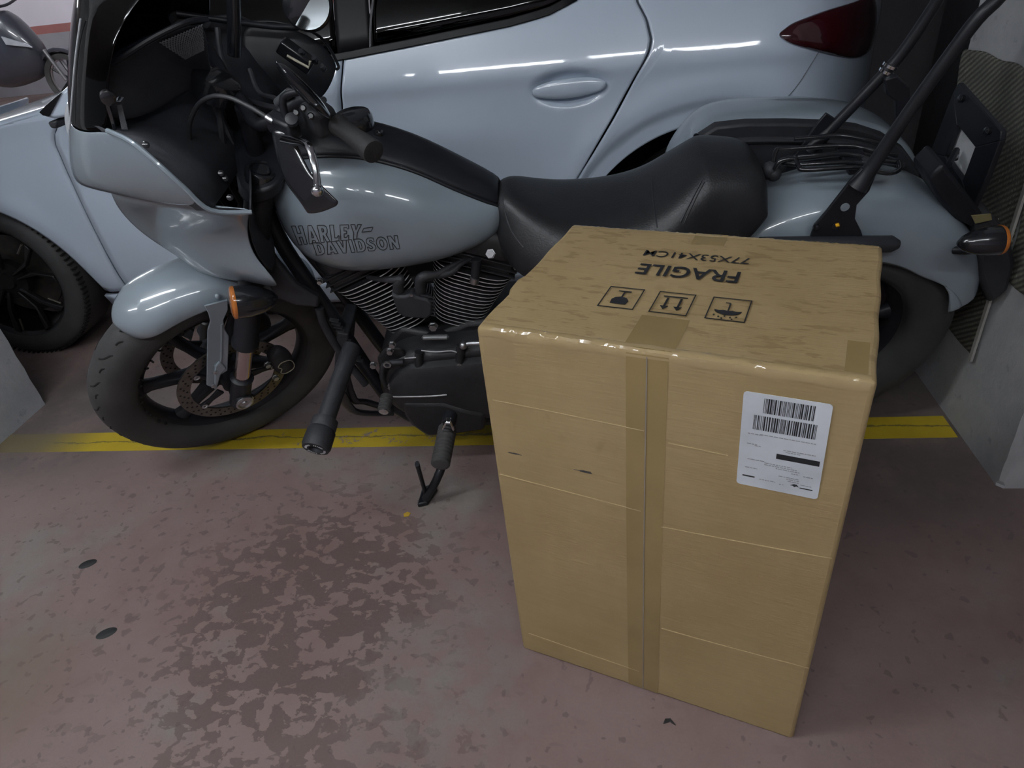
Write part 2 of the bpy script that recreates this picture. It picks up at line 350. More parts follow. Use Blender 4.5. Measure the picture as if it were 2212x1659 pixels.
# ================================================================== cardboard box
BX = empty('cardboard_box', (-.188, .870, 0), math.radians(-19.0))
tag(BX, 'tall brown cardboard carton with FRAGILE print and white shipping label', 'box')
def cardboard():
    m, nt, N, b = nodes('brown_cardboard'); P = ncoord(nt)
    c = nmix(nt, nramp(nt, nnoise(nt, P, 4, 5, .6), .3, .7), (.34, .245, .118), (.40, .295, .15))
    c = nmix(nt, nramp(nt, nnoise(nt, nmap(nt, P, scale=(4, 60, 60)), 3, 4), .3, .75, 0., .16), c, (.27, .19, .085))
    sp = N.new('ShaderNodeSeparateXYZ'); nt.links.new(P, sp.inputs[0])
    geo = N.new('ShaderNodeNewGeometry'); sn = N.new('ShaderNodeSeparateXYZ'); nt.links.new(geo.outputs['Normal'], sn.inputs[0])
    onT = nramp(nt, sp.outputs[2], .764, .768)
    st = nramp(nt, nnoise(nt, nmap(nt, P, scale=(.5, 1.5, 1), rot=(0, 0, .10)), 46, 3, .6, .2), .535, .63, 0., .6)
    c = nmix(nt, nmath(nt, 'MULTIPLY', st, onT), c, (.21, .14, .058))
    st2 = nramp(nt, nnoise(nt, nmap(nt, P, (2, 5, 1), (.9, 1, .4), (0, .6, 0)), 7, 5, .55, .8), .63, .67, 0., .35)
    c = nmix(nt, st2, c, (.25, .175, .075))
    nt.links.new(c, b.inputs['Base Color']); b.inputs['Roughness'].default_value = .62; b.inputs['Specular IOR Level'].default_value = .35
    nbump(nt, b, nmath(nt, 'ADD', nnoise(nt, nmap(nt, P, scale=(8, 90, 90)), 2.5, 4), nnoise(nt, P, 9, 4)), .25, .003); return m
CARD = cardboard()
TAPE = mat('brown_packing_tape', (.30, .215, .092), .22, 0, .4, .10, 9, .25, 22, coat_rough=.12)
PRINT = mat('black_ink', (.016, .017, .02), .6)
CRE = mat('creased_cardboard', (.385, .285, .142), .6); CLEAR = mat('clear_packing_tape', (.40, .295, .15), .16, 0, .7, .06, 9, .3, 40, coat_rough=.06)
w_, d_, h_ = .53, .41, .77
# body: subdivided shell with soft worn edges and slightly bowed faces
def boxbody():
    bm = bmesh.new(); n = 24
    bmesh.ops.create_cube(bm, size=1)
    bmesh.ops.subdivide_edges(bm, edges=bm.edges, cuts=n, use_grid_fill=True)
    for v in bm.verts:
        x, y, z = v.co
        ex, ey, ez = [1 - abs(c) * 2 for c in (x, y, z)]
        s = sorted((ex, ey, ez)); r = .010
        p = Vector(((x + .5) * w_, (y + .5) * d_, (z + .5) * h_)); k = 0
        bowx = .004 * math.cos(pi * y) * math.cos(pi * z); bowy = .005 * math.cos(pi * x) * math.cos(pi * z); bowz = -.004 * math.cos(pi * x) * math.cos(pi * y)
        if abs(x) > .499: p.x += math.copysign(bowx, x)
        if abs(y) > .499: p.y += math.copysign(bowy, y)
        if abs(z) > .499: p.z += bowz if z > 0 else 0
        if abs(x) > .499 and z > .42: p.x += .0012 * math.sin(y * 21) * (z > .49) - (.006 if x < 0 and -.20 < y < -.08 and z > .49 else 0)
        v.co = p
    me = bpy.data.meshes.new('body'); bm.to_mesh(me); bm.free(); me.materials.append(CARD); me.shade_smooth(); me.set_sharp_from_angle(angle=math.radians(40))
    o = bpy.data.objects.new('body', me); COL.objects.link(o); o.parent = BX
    m_ = o.modifiers.new('b', 'BEVEL'); m_.width = .007; m_.segments = 3; m_.limit_method = 'ANGLE'; m_.angle_limit = math.radians(50)
    return o
boxbody()
def strip(name, pts, mt, off=.0012):                # thin sheet given as (x,y,z) corners on a face
    g = MB(); P = [np.array(p, float) for p in pts]; nrm = unit(np.cross(P[1] - P[0], P[-1] - P[0])); g.prism(P, nrm * off * 2); return g.obj(name, mt, BX)
yF = -.0058
def fy(x, z): return -.005 * math.sin(pi * min(1, max(0, x / w_))) * math.sin(pi * min(1, max(0, z / h_)))
def tz(x, y): return h_ - .004 * math.sin(pi * min(1, max(0, x / w_))) * math.sin(pi * min(1, max(0, y / d_)))
def sheetF(name, x0, x1, z0, z1, m, off=.0006, parent=BX):
    G = [[(x, fy(x, z) - off, z) for x in np.linspace(x0, x1, 6)] for z in np.linspace(z0, z1, max(4, int((z1 - z0) * 40)))]
    return MB().grid(G).obj(name, m, parent, ang=0)
def sheetT(name, x0, x1, y0, y1, m, off=.0006):
    G = [[(x, y, tz(x, y) + off) for x in np.linspace(x0, x1, 6)] for y in np.linspace(y0, y1, 8)]
    return MB().grid(G).obj(name, m, BX, ang=0)
# centre seam between the two flaps (front face) and tape over it
sheetF('flap_seam', .2566, .2584, .006, .762, mat('seam_grey_brown', (.27, .235, .19), .4), .0016)
sheetF('tape_strip', .2285, .2865, .004, .764, TAPE); sheetT('tape_strip', .223, .292, .004, .098, TAPE); sheetT('tape_strip', .235, .290, .362, .406, TAPE)
def edge_tape(y0, sgn, seed):                      # clear tape folded over a long top edge, finely wrinkled
    g = MB(); rings = []; r = random.Random(seed)
    for i in range(110):
        x = .006 + .518 * i / 109; a, b, c = [r.uniform(-.0006, .0006) for _ in range(3)]
        rings.append([np.array(p) for p in ((x, y0 - sgn * (fy(x, .7555) * -1 + .0005), .7555 + .0012 * math.sin(i * .35)), (x, y0 - sgn * .0009, .7615), (x, y0 + sgn * (.0012 + a), .7675 + b), (x, y0 + sgn * (.0046 + b), .7702 + c), (x, y0 + sgn * .010, .7712 + a * .5), (x, y0 + sgn * (.0150 + .001 * math.sin(i * .5)), tz(x, .015) + .0005))])
    g.loft(rings, closed=False).obj('tape_strip', CLEAR, BX, ang=25)
edge_tape(0, 1, 3); edge_tape(d_, -1, 4)
sheetT('tape_strip', .494, .520, .012, .092, TAPE, .0004); sheetF('tape_strip', .010, .060, .722, .755, CLEAR, .0003)
# pressed crease lines across the front face
for x0, z0, x1, z1 in ((.013, .640, .255, .637), (.006, .484, .252, .480), (.29, .623, .372, .6215), (.284, .456, .525, .472), (.29, .210, .528, .213), (.02, .06, .25, .058)):
    g = MB(); g.tube([(x, fy(x, z0) - .0001, z0 + (z1 - z0) * (x - x0) / (x1 - x0) + .0015 * math.sin(9 * x + z0 * 40)) for x in np.linspace(x0, x1, 12)], .0010, 6, 2); g.obj('crease', CRE, BX)
SCUF = mat('dark_scuff', (.06, .055, .055), .7)
for x0, x1, z in ((.015, .055, .540), (.136, .177, .536)):
    g = MB()
    for k in range(7):
        a0 = x0 + (x1 - x0) * random.random() * .5; g.box(((a0 + x1) / 2, fy(a0, z) - .0003, z + random.uniform(-.002, .002)), ((x1 - a0) * random.uniform(.3, .9), .0008, .0007))
    g.obj('scuff_mark', SCUF, BX)
# print on the top: text and three symbols, all turned half round (readable from the far side)
ZT = .7692
def T2(u, v, x, y, s): return (u - x * s, v - y * s)                 # icon space -> top face, rotated 180 degrees
def textmesh(body, size, u, v, width, parent, mt, name, xf, bold=.013):
    cu = bpy.data.curves.new(name, 'FONT'); cu.body = body; cu.size = size; cu.extrude = 0; cu.resolution_u = 4; cu.offset = size * bold
    to = bpy.data.objects.new(name + '_tmp', cu); COL.objects.link(to); bpy.context.view_layer.update()
    me = bpy.data.meshes.new_from_object(to.evaluated_get(bpy.context.evaluated_depsgraph_get())); bpy.data.objects.remove(to); bpy.data.curves.remove(cu)
    xs = [q.co.x for q in me.vertices]; x0, x1 = min(xs), max(xs)
    for q in me.vertices: q.co = Vector(xf((q.co.x - x0) / (x1 - x0) * width, q.co.y))
    me.name = name; me.materials.clear(); me.materials.append(mt)
    o = bpy.data.objects.new(name, me); COL.objects.link(o); o.parent = parent; return o
o = textmesh('FRAGILE', .056, 0, 0, .160, BX, PRINT, 'printed_word', lambda x, y: (.334 - x, .266 - y, ZT)); o['label'] = 'black printed word FRAGILE'
o = textmesh('77X53X41CM', .034, 0, 0, .172, BX, PRINT, 'printed_size', lambda x, y: (.340 - x, .321 - y, ZT), .002); o['label'] = 'black printed size 77X53X41CM'
def icon(u0, v0, polys, lw=.0016):
    g = MB(); W, Hh = .055, .067
    P = lambda x, y: np.array([u0 + W / 2 - x, v0 + Hh / 2 - y, ZT])
    for a_, b_ in (((-W / 2, -Hh / 2), (W / 2, -Hh / 2 + lw)), ((-W / 2, Hh / 2 - lw), (W / 2, Hh / 2)), ((-W / 2, -Hh / 2), (-W / 2 + lw, Hh / 2)), ((W / 2 - lw, -Hh / 2), (W / 2, Hh / 2))):
        g.prism([P(W / 2 + a_[0], Hh / 2 + a_[1]), P(W / 2 + b_[0], Hh / 2 + a_[1]), P(W / 2 + b_[0], Hh / 2 + b_[1]), P(W / 2 + a_[0], Hh / 2 + b_[1])], (0, 0, .0006))
    for pl in polys: g.prism([P(W / 2 + x, Hh / 2 + y) for x, y in pl], (0, 0, .0006))
    return g.obj('printed_symbol', PRINT, BX)
rect = lambda x0, y0, x1, y1: [(x0, y0), (x1, y0), (x1, y1), (x0, y1)]
# goblet
icon(.179 - .0, .141, [[(-.012, .020), (.012, .020), (.013, .008), (.009, .001), (0, -.003), (-.009, .001), (-.013, .008)], rect(-.0012, -.020, .0012, -.002), rect(-.010, -.022, .010, -.0195)])['label'] = 'goblet symbol'
# two up arrows over a bar
ar = []
for sx in (-.010, .010): ar += [rect(sx - .0016, -.015, sx + .0016, .012), [(sx - .006, .011), (sx + .006, .011), (sx, .021)]]
icon(.257, .141, ar + [rect(-.018, -.021, .018, -.0185)])['label'] = 'two up arrows symbol'
# umbrella with rain
um = [[(-.019, .004)] + [(.019 * math.cos(t), .004 + .013 * math.sin(t)) for t in np.linspace(pi, 0, 12)] + [(.012, .006), (.006, .004), (0, .006), (-.006, .004), (-.012, .006)], rect(-.001, -.018, .001, .006), rect(.0, -.0195, .007, -.018)]
for x, y in ((-.014, .021), (-.006, .024), (.002, .021), (.010, .024), (.017, .020), (-.009, .028), (.005, .028)): um.append([(x + .0013 * math.cos(t), y + .0018 * math.sin(t)) for t in np.linspace(0, 2 * pi, 7)[:-1]])
icon(.337, .141, um)['label'] = 'umbrella and rain symbol'
# shipping label on the front face
lab = MB(); ra = .005; pts = []
for cx, cz, a0 in ((.484, .727, 0), (.389, .727, pi / 2), (.389, .581, pi), (.484, .581, 1.5 * pi)):
    pts += [(cx + ra * math.cos(a0 + t) + (.003 if cz < .6 else 0), fy(.437, .655) - .0012, cz + ra * math.sin(a0 + t)) for t in np.linspace(0, pi / 2, 5)]
lab = lab.prism(pts, (0, .0010, 0)).obj('shipping_label', mat('label_paper', (.66, .70, .75), .45), BX); lab['label'] = 'white shipping label with two barcodes'
GINK = mat('grey_ink', (.33, .34, .37), .6); yL = fy(.437, .655) - .0020
def bars(x0, x1, z0, z1, seed):
    g = MB(); r = random.Random(seed); x = x0
    while x < x1:
        w = r.choice((.0006, .0006, .0012, .0018)); g.box((x + w / 2, yL, (z0 + z1) / 2), (w, .0003, z1 - z0)); x += w + r.choice((.0006, .0009, .0015))
    return g.obj('barcode', PRINT, lab)
bars(.410, .470, .703, .726, 1); bars(.400, .477, .675, .698, 2)
g = MB(); g.box((.460, yL, .6370), (.053, .0003, .0085)); g.obj('black_bar', PRINT, lab)
g = MB(); r = random.Random(5)
for x0, x1, z in ((.41, .478, .668), (.395, .413, .667), (.441, .480, .649), (.444, .462, .646), (.395, .408, .650), (.405, .413, .648), (.398, .420, .624), (.420, .455, .622), (.420, .462, .619), (.435, .465, .616), (.455, .465, .612), (.470, .482, .611), (.396, .412, .609), (.440, .465, .604), (.450, .466, .601), (.452, .466, .598), (.468, .482, .596), (.416, .437, .592), (.442, .448, .590)):
    x = x0
    while x < x1:
        w = min(r.uniform(.002, .006), x1 - x); g.box((x + w / 2, yL, z), (w, .0003, .0013)); x += w + .0008
g.obj('fine_print', GINK, lab)['kind'] = 'stuff'
g = MB(); g.box((.402, yL, .5935), (.016, .0003, .0022)); g.prism([(.456, yL, .592), (.460, yL, .595), (.464, yL, .595), (.467, yL, .591), (.4635, yL, .592), (.4615, yL, .590), (.459, yL, .592)], (0, .0003, 0)); g.box((.476, yL, .5905), (.016, .0003, .0016)); g.obj('carrier_mark', PRINT, lab)
# ================================================================== white car parked behind (left side towards the camera)
CAR = empty('hatchback_car', (-.95, 3.05, 0)); tag(CAR, 'white five-door hatchback car parked behind the motorcycle', 'car')
CO = np.array([-.95, 3.05, 0])
def co(p): return np.asarray(p, float) - CO
ZP = [(.10, .10), (.18, .065), (.25, .035), (.33, .012), (.45, .001), (.58, .0), (.68, .006), (.78, .013), (.845, .012), (.885, .006), (.92, .014), (.97, .032), (1.02, .052), (1.10, .09), (1.25, .17), (1.42, .27)]
_zp = cr([np.array(p) for p in ZP], 8); _zz = [p[0] for p in _zp]; _yy = [p[1] for p in _zp]
FA = ((-2.29, .207), .438); RA = ((.351, .245), .468)
def sst(a, b, x): t = min(1, max(0, (x - a) / (b - a))); return t * t * (3 - 2 * t)
def ys(x, z):
    y = 2.15 + float(np.interp(z, _zz, _yy))
    if x > .45: y += .55 * ((x - .45) / .5) ** 2.6
    if x < -2.25: y += .28 * ((-2.25 - x) / .75) ** 2.3
    d = math.hypot(x - RA[0][0], z - RA[0][1]); y += .010 * (1 - sst(.505, .540, d)) - .010 * math.exp(-((d - .56) / .05) ** 2)
    d = math.hypot(x - FA[0][0], z - FA[0][1]); y += -.012 * math.exp(-((d - .47) / .05) ** 2)
    e = math.hypot((x + .083) / .122, (z - .842) / .056); y += .024 * (1 - sst(.5, 1.05, e))
    return y
def onCar(px, py):
    Y = 2.17
    for _ in range(12): p = onY(px, py, Y); Y = .5 * Y + .5 * ys(p[0], p[2])
    return onY(px, py, ys(p[0], p[2]))
def curve(pts, car=True):                            # x as a function of z through pixels
    P = sorted([(p[2], p[0]) for p in (onCar(*q) for q in pts)]); zz = [p[0] for p in P]; xx = [p[1] for p in P]
    return lambda z: float(np.interp(z, zz, xx))
c1 = curve([(134, 251), (117, 290), (118, 312), (142, 367), (180, 450), (270, 615)])
c2 = curve([(748, 60), (741, 130), (736, 200), (741, 300), (744, 390)])
_c3 = curve([(1375, 0), (1397, 42), (1407, 85), (1402, 112), (1388, 140), (1330, 245), (1240, 400)])
c3 = lambda z: _c3(z) if z > .56 else -.085 - .05 * min(1, (.56 - z) / .2)
def belt(x):
    return float(np.interp(x, [-3, -2.6, -2.2, -1.75, -1.2, -.735, -.514, -.242, -.136, -.07, -.032, .02, .15], [.64, .745, .835, .905, .945, .975, .993, 1.017, 1.033, 1.056, 1.07, 1.12, 1.30]))
def zlow(x):
    z = .262
    for (cx, cz), r in (FA, RA):
        if abs(x - cx) < r: z = max(z, cz + math.sqrt(r * r - (x - cx) ** 2))
    return z
def panel(name, xl, xr, zt, nx, nz, zl=zlow, parent=CAR, matl=None):
    G = [[] for _ in range(nz + 1)]
    for j in range(nx + 1):
        s = j / nx; X = lambda z: xl(z) + (xr(z) - xl(z)) * s
        zs = np.linspace(1.35, .1, 500)
        top = next((z for z in zs if z <= zt(X(z))), .1)
        low = next((z for z in zs if z < top and z < zl(X(z))), .1)
        lo, hi = low, low + .0026
        for _ in range(20):
            m = (lo + hi) / 2
            if m < zl(X(m)): lo = m
            else: hi = m
        for i in range(nz + 1):
            z = hi + (top - hi) * i / nz; x = X(z); G[i].append(co((x, ys(x, z), z)))
    return MB().grid(G).obj(name, matl or WHITE, parent, ang=0, solid=.012, soff=1)
gap = .0035
panel('front_fender', lambda z: -3.0, lambda z: c1(z) - gap, belt, 70, 30)
fd = panel('front_door', lambda z: c1(z) + gap, lambda z: c2(z) - gap, belt, 40, 36)
rd = panel('rear_door', lambda z: c2(z) + gap, lambda z: c3(z) - gap, lambda x: min(belt(x), 1.3), 130, 96)
panel('rear_quarter', lambda z: c3(z) + gap, lambda z: .95, lambda x: 1.30, 110, 80)
# flip-safe: make the solidify grow inwards
for o in [c for c in CAR.children]:
    o.modifiers['s'].offset = -1 if o.data.polygons[len(o.data.polygons) // 2].normal.y < 0 else 1
SILL = panel('side_sill', lambda z: -1.865, lambda z: -.10, lambda x: .255, 40, 6, lambda x: .16)
CG = smoke('tinted_window_glass', (.012, .013, .016), .02)
CBLK = mat('black_trim', (.006, .006, .007), .45, 0, 0, spec=.2)
def strip_along(name, x0, x1, dz0, dz1, m, off, n=40, parent=CAR, zt=None):
    G = []
    for k in range(9):
        row = []
        for j in range(n + 1):
            x = x0 + (x1 - x0) * j / n; a = belt(x) + dz0; b = (belt(x) + dz1) if zt is None else zt(x); z = a + (b - a) * k / 8
            row.append(co((x, ys(x, z) + off, z)))
        G.append(row)
    return MB().grid(G).obj(name, m, parent, ang=0, solid=.004, soff=0)
strip_along('belt_trim', -1.62, -.05, -.004, .016, CBLK, -.004)
strip_along('window_glass', -1.60, -.772, .006, 0, CG, .012, zt=lambda x: min(1.42, belt(x) + .02 + max(0, (x + 1.62)) * 1.0))
strip_along('pillar_trim', -.768, -.662, .004, 0, CBLK, .008, 8, zt=lambda x: 1.42)
strip_along('window_glass', -.657, .01, .006, 0, CG, .012, zt=lambda x: min(1.42, max(belt(x) + .01, 1.42 - max(0, x + .2) * .6)))
g = MB(); g.tube([co((x, ys(x, z) - .003, z)) for x, z in ((-.664, .99), (-.655, 1.06), (-.635, 1.15), (-.61, 1.25))], .0035, 6, 4); g.obj('window_seam', mat('grey_seal', (.12, .12, .13), .5), CAR)
# roof, bonnet, screens, far side, tailgate, nose and a dark core: enough body to stand from a step aside
def bridge(name, prof, m, zc=.06, n=14, y0f=None):
    G = []
    for (x, z) in prof:
        ya = ys(x, z) if y0f is None else y0f(x, z); yb = 6.10 - ya
        G.append([co((x, ya + (yb - ya) * t, z + zc * (1 - (2 * t - 1) ** 2))) for t in np.linspace(0, 1, n)])
    return MB().grid(G).obj(name, m, CAR, ang=0, solid=.01, soff=0)
bridge('bonnet', [(x, belt(x) + .002) for x in np.linspace(-3.0, -1.62, 16)], WHITE, .03)
bridge('windscreen', [(-1.62 + .62 * t, .93 + .50 * t) for t in np.linspace(0, 1, 6)], CG, .05)
bridge('roof', [(x, 1.43 + .04 * math.sin(pi * (x + 1.1) / 2)) for x in np.linspace(-1.0, .72, 12)], WHITE, .05)
bridge('tailgate', [(.95 - .22 * max(0, (z - .55) / .88) ** 2.2, z) for z in np.linspace(.3, 1.43, 12)], WHITE, 0, y0f=lambda x, z: ys(x, min(z, 1.3)) + .03)
bridge('nose', [(-3.0 - .12 * math.sin(pi * (z - .2) / .6), z) for z in np.linspace(.2, .745, 8)], WHITE, 0, y0f=lambda x, z: 2.46)
G = [[co((x, 6.10 - ys(x, z_), z_)) for x in np.linspace(-3.0, .95, 24) for z_ in [.25 + (belt(min(x, -.2)) - .25) * t]] for t in np.linspace(0, 1, 8)]
MB().grid(G).obj('far_side', WHITE, CAR, ang=0, solid=.01)
g = MB(); g.box(co((-.93, 3.07, .56)), (1.45, 1.62, .66)); g.box(co((-.95, 3.05, .42)), (3.6, 1.05, .4)); g.obj('dark_core', mat('underbody_black', (.01, .01, .011), .9), CAR)
for cx in (-2.27, .351):                             # wheel well liners
    G = [[co((cx + .45 * math.cos(a), y, .30 + .40 * math.sin(a))) for a in np.linspace(-.2, pi + .2, 20)] for y in (2.21, 2.42, 2.55)]
    MB().grid(G).obj('wheel_liner', BLACKM, CAR)
# door handle
g = MB(); rings = []
for t in np.linspace(0, 1, 17):
    x = -.196 + .226 * t; e = math.sin(pi * min(1, max(0, t))) ** .45; zc = .838 + .006 * t; r = .027 * e + .0015
    yc = ys(x, zc) - .010 - .020 * e
    rings.append([co((x, yc + .013 * e * math.cos(a), zc + r * math.sin(a))) for a in np.linspace(0, 2 * pi, 15)[:-1]])
g.loft(rings).obj('door_handle', WHITE, rd, ang=60, sub=1)
# tail lamp
TLM = mat('dark_red_lens', (.035, .003, .006), .12, 0, 1.0, .2)
out = [onCar(*q) for q in [(1682, 76), (1694, 62), (1722, 45), (1790, 20), (1850, 2), (1880, -10), (1893, 5), (1895, 50), (1890, 90), (1875, 113), (1845, 124), (1800, 118), (1755, 107), (1700, 91)]]
out = cr(out, 4, True); cen = sum(out) / len(out); rings = []
for s, o_ in ((1.0, .004), (.97, -.010), (.85, -.016), (.6, -.019), (.3, -.02), (.02, -.02)):
    rr = []
    for p in out:
        q = cen + (p - cen) * s; rr.append(co((q[0], ys(q[0], q[2]) + o_, q[2])))
    rings.append(rr)
MB().loft(rings).obj('tail_lamp', TLM, CAR, ang=50)
p = [onCar(*q) for q in [(1768, 112), (1745, 150), (1722, 185), (1695, 215), (1640, 260)]]
MB().tube([co((q[0], ys(q[0], q[2]) - .0005, q[2])) for q in p], .0012, 6, 5).obj('bumper_seam', mat('seam_grey', (.12, .13, .15), .6), CAR)
p = [onCar(*q) for q in [(1500, 95), (1560, 78), (1680, 45), (1760, 12)]]
# door mirror: angular white shell with a dark face and black foot
def mp(px, py, Y): return co(onY(px, py, Y))
rings = [[mp(*q, Y) for q in ((86, 243), (102, 226), (150, 184), (158, 200), (156, 250), (120, 256), (100, 252))] for Y in (2.03, 1.96)]
rings = [[rings[0][0] * .0 + (sum(rings[0]) / 7 + (p - sum(rings[0]) / 7) * .8) + np.array([.0, .05, 0]) for p in rings[0]]] + rings
mi = MB().loft(rings).obj('door_mirror', WHITE, CAR, bevel=.008)
g = MB(); g.prism([mp(*q, 1.957) for q in ((86, 242), (101, 227), (133, 200), (106, 251), (94, 249))], (0, .006, 0)); g.obj('mirror_face', CBLK, mi)
g = MB(); g.prism([mp(*q, 2.05) for q in ((138, 250), (158, 246), (160, 264), (146, 264))], (0, .16, 0)); g.obj('mirror_base', BLACKM, mi, bevel=.006)
# wheels
ALLOY = mat('dark_alloy', (.035, .035, .037), .35, .6, 0, .2, 20); MACH = mat('machined_alloy', (.32, .30, .25), .35, .8, 0, .2, 20)
for cx in (-2.27, .351):
    o0 = co((cx, 2.185, .312))
    g = MB(); g.ringlathe([(.225, .005), (.235, -.006), (.262, -.014), (.292, -.008), (.307, .006), (.313, .03), (.313, .17), (.30, .19), (.26, .2), (.225, .19)], o0, (0, 1, 0), 72)
    ty = g.obj('tyre', RUBBER, CAR)
    g = MB(); 
    for k in range(96):
        a = 2 * pi * k / 96; d = np.array([math.cos(a), 0, math.sin(a)]); t_ = np.array([-math.sin(a), 0, math.cos(a)])
        g.box(o0 + d * .3095 + np.array([0, .012, 0]), (.005, .03, .008), X=t_, Y=(0, 1, 0), Z=d)
    g.obj('tread_block', RUBDK, ty)['kind'] = 'stuff'
    g = MB(); g.ringlathe([(.236, -.004), (.228, .0), (.216, .012), (.212, .17), (.222, .18), (.232, .17)], o0, (0, 1, 0), 64); rim = g.obj('rim', ALLOY, CAR)
    g = MB(); g.lathe([(.0, .012), (.03, .012), (.034, .02), (.075, .025), (.08, .05)], o0, (0, 1, 0), 28); g.obj('hub_cap', ALLOY, rim)
    g = MB(); g.lathe([(.0, .09), (.16, .09), (.16, .1)], o0, (0, 1, 0), 40); g.obj('brake_disc', DISC, rim)
    for k in range(5):
        for s in (-1, 1):
            a = 2 * pi * k / 5 + .35; a1 = a + s * .10; a2 = a + s * .26
            P = [(.05, a1 * 1.0), (.13, a1), (.218, a2), (.222, a2 + s * .12), (.14, a1 + s * .12), (.05, a + s * .3)]
            g = MB(); g.prism([o0 + np.array([r * math.cos(t), .022 - (.012 if r > .2 else 0), r * math.sin(t)]) for r, t in P], (0, .022, 0)); g.obj('spoke', ALLOY if s > 0 else ALLOY, rim, bevel=.004)
    for k in range(5):
        a = 2 * pi * k / 5 + .35 + .42; g = MB(); g.tube([o0 + np.array([r * math.cos(a), .008, r * math.sin(a)]) for r in (.16, .21)], .004, 6); g.obj('spoke_accent', MACH, rim)
# ================================================================== dark scooter far away by the back wall
SC = empty('scooter', (-6.55, 8.0, 0)); tag(SC, 'dark scooter parked by the far white wall', 'scooter')
SCM = mat('dusk_blue_plastic', (.03, .033, .045), .35, 0, .5)
g = MB(); rings = []
for x, zb, zt, w in ((-.75, .45, .75, .10), (-.55, .35, .86, .2), (-.3, .25, .80, .22), (-.12, .25, .95, .22), (.02, .28, 1.08, .22), (.14, .30, 1.02, .2), (.26, .36, .82, .16), (.34, .5, .66, .08)):
    rings.append([np.array((x, w * math.cos(a) * abs(math.cos(a)) ** -.3 if abs(math.cos(a)) > 1e-3 else 0, (zb + zt) / 2 + (zt - zb) / 2 * math.sin(a))) for a in np.linspace(0, 2 * pi, 17)[:-1]])
g.loft(rings).obj('body', SCM, SC, sub=1)
g = MB(); g.prism([(.10, -.23, .80), (.30, -.16, .70), (.33, -.14, .66), (.12, -.235, .72)], (0, .02, 0)); g.obj('headlamp', mat('headlamp_glass', (.7, .75, .8), .1, .6), SC)
for cx, R_ in ((.52, .29), (-.75, .27)):
    g = MB(); g.ringlathe([(R_ - .07, -.03), (R_ - .02, -.045), (R_, 0), (R_ - .02, .045), (R_ - .07, .03)], (cx, 0, R_), (0, 1, 0), 40); t_ = g.obj('tyre', RUBBER, SC)
    g = MB(); g.ringlathe([(R_ - .06, -.015), (R_ - .085, -.01), (R_ - .085, .01), (R_ - .06, .015)], (cx, 0, R_), (0, 1, 0), 40); r_ = g.obj('rim', STEEL, SC)
    for k in range(5): 
        a = 2 * pi * k / 5; g = MB(); g.tube([(cx, 0, R_), (cx + (R_ - .07) * math.cos(a), 0, R_ + (R_ - .07) * math.sin(a))], .014, 6); g.obj('spoke', BLACKS, r_)
g = MB(); g.tube([(.52, -.07, .29), (.40, -.07, .62)], .022, 8); g.tube([(.52, .07, .29), (.40, .07, .62)], .022, 8); g.obj('fork', STEEL, SC)
g = MB(); g.loft([[np.array((.52 + r * math.cos(a), y, .29 + r * math.sin(a))) for y, r in ((-.06, .30), (-.05, .335), (.05, .335), (.06, .30))] for a in np.linspace(.15, 2.5, 14)], closed=False); g.obj('mudguard', SCM, SC, solid=.006)
g = MB(); g.tube([(.02, -.33, 1.12), (.06, -.1, 1.08), (.06, .1, 1.08), (.02, .33, 1.12)], .014, 8, 4); g.obj('handlebar', BLACKS, SC)
g = MB(); g.loft([[np.array((x, .13 * math.cos(a), z + .04 * math.sin(a))) for a in np.linspace(0, 2 * pi, 13)[:-1]] for x, z in ((-.7, .86), (-.4, .84), (-.15, .82))]); g.obj('seat', LEATHER, SC)
# ================================================================== motorcycle: front end
BK = empty('motorcycle'); tag(BK, 'grey cruiser motorcycle with black frame, turned front wheel and half fairing on its kickstand', 'motorcycle')
mw = Matrix.Identity(4)
for i in range(3):
    for j in range(3): mw[i][j] = BW[j][i]
    mw[i][3] = OB[i]
BK.matrix_world = mw
def W2L(p): return BW @ (np.asarray(p, float) - OB)
def PL(px, py, pt, nrm):
    o = BW @ (CAM - OB); d = BW @ ray(px, py); pt = np.asarray(pt, float); return o + d * ((pt - o) @ nrm) / (d @ nrm)
AXLE = unit(WF((0, 1, 0)) - WF((0, 0, 0)))
def WPL(px, py, y): return PL(px, py, WF((0, y, 0)), AXLE)
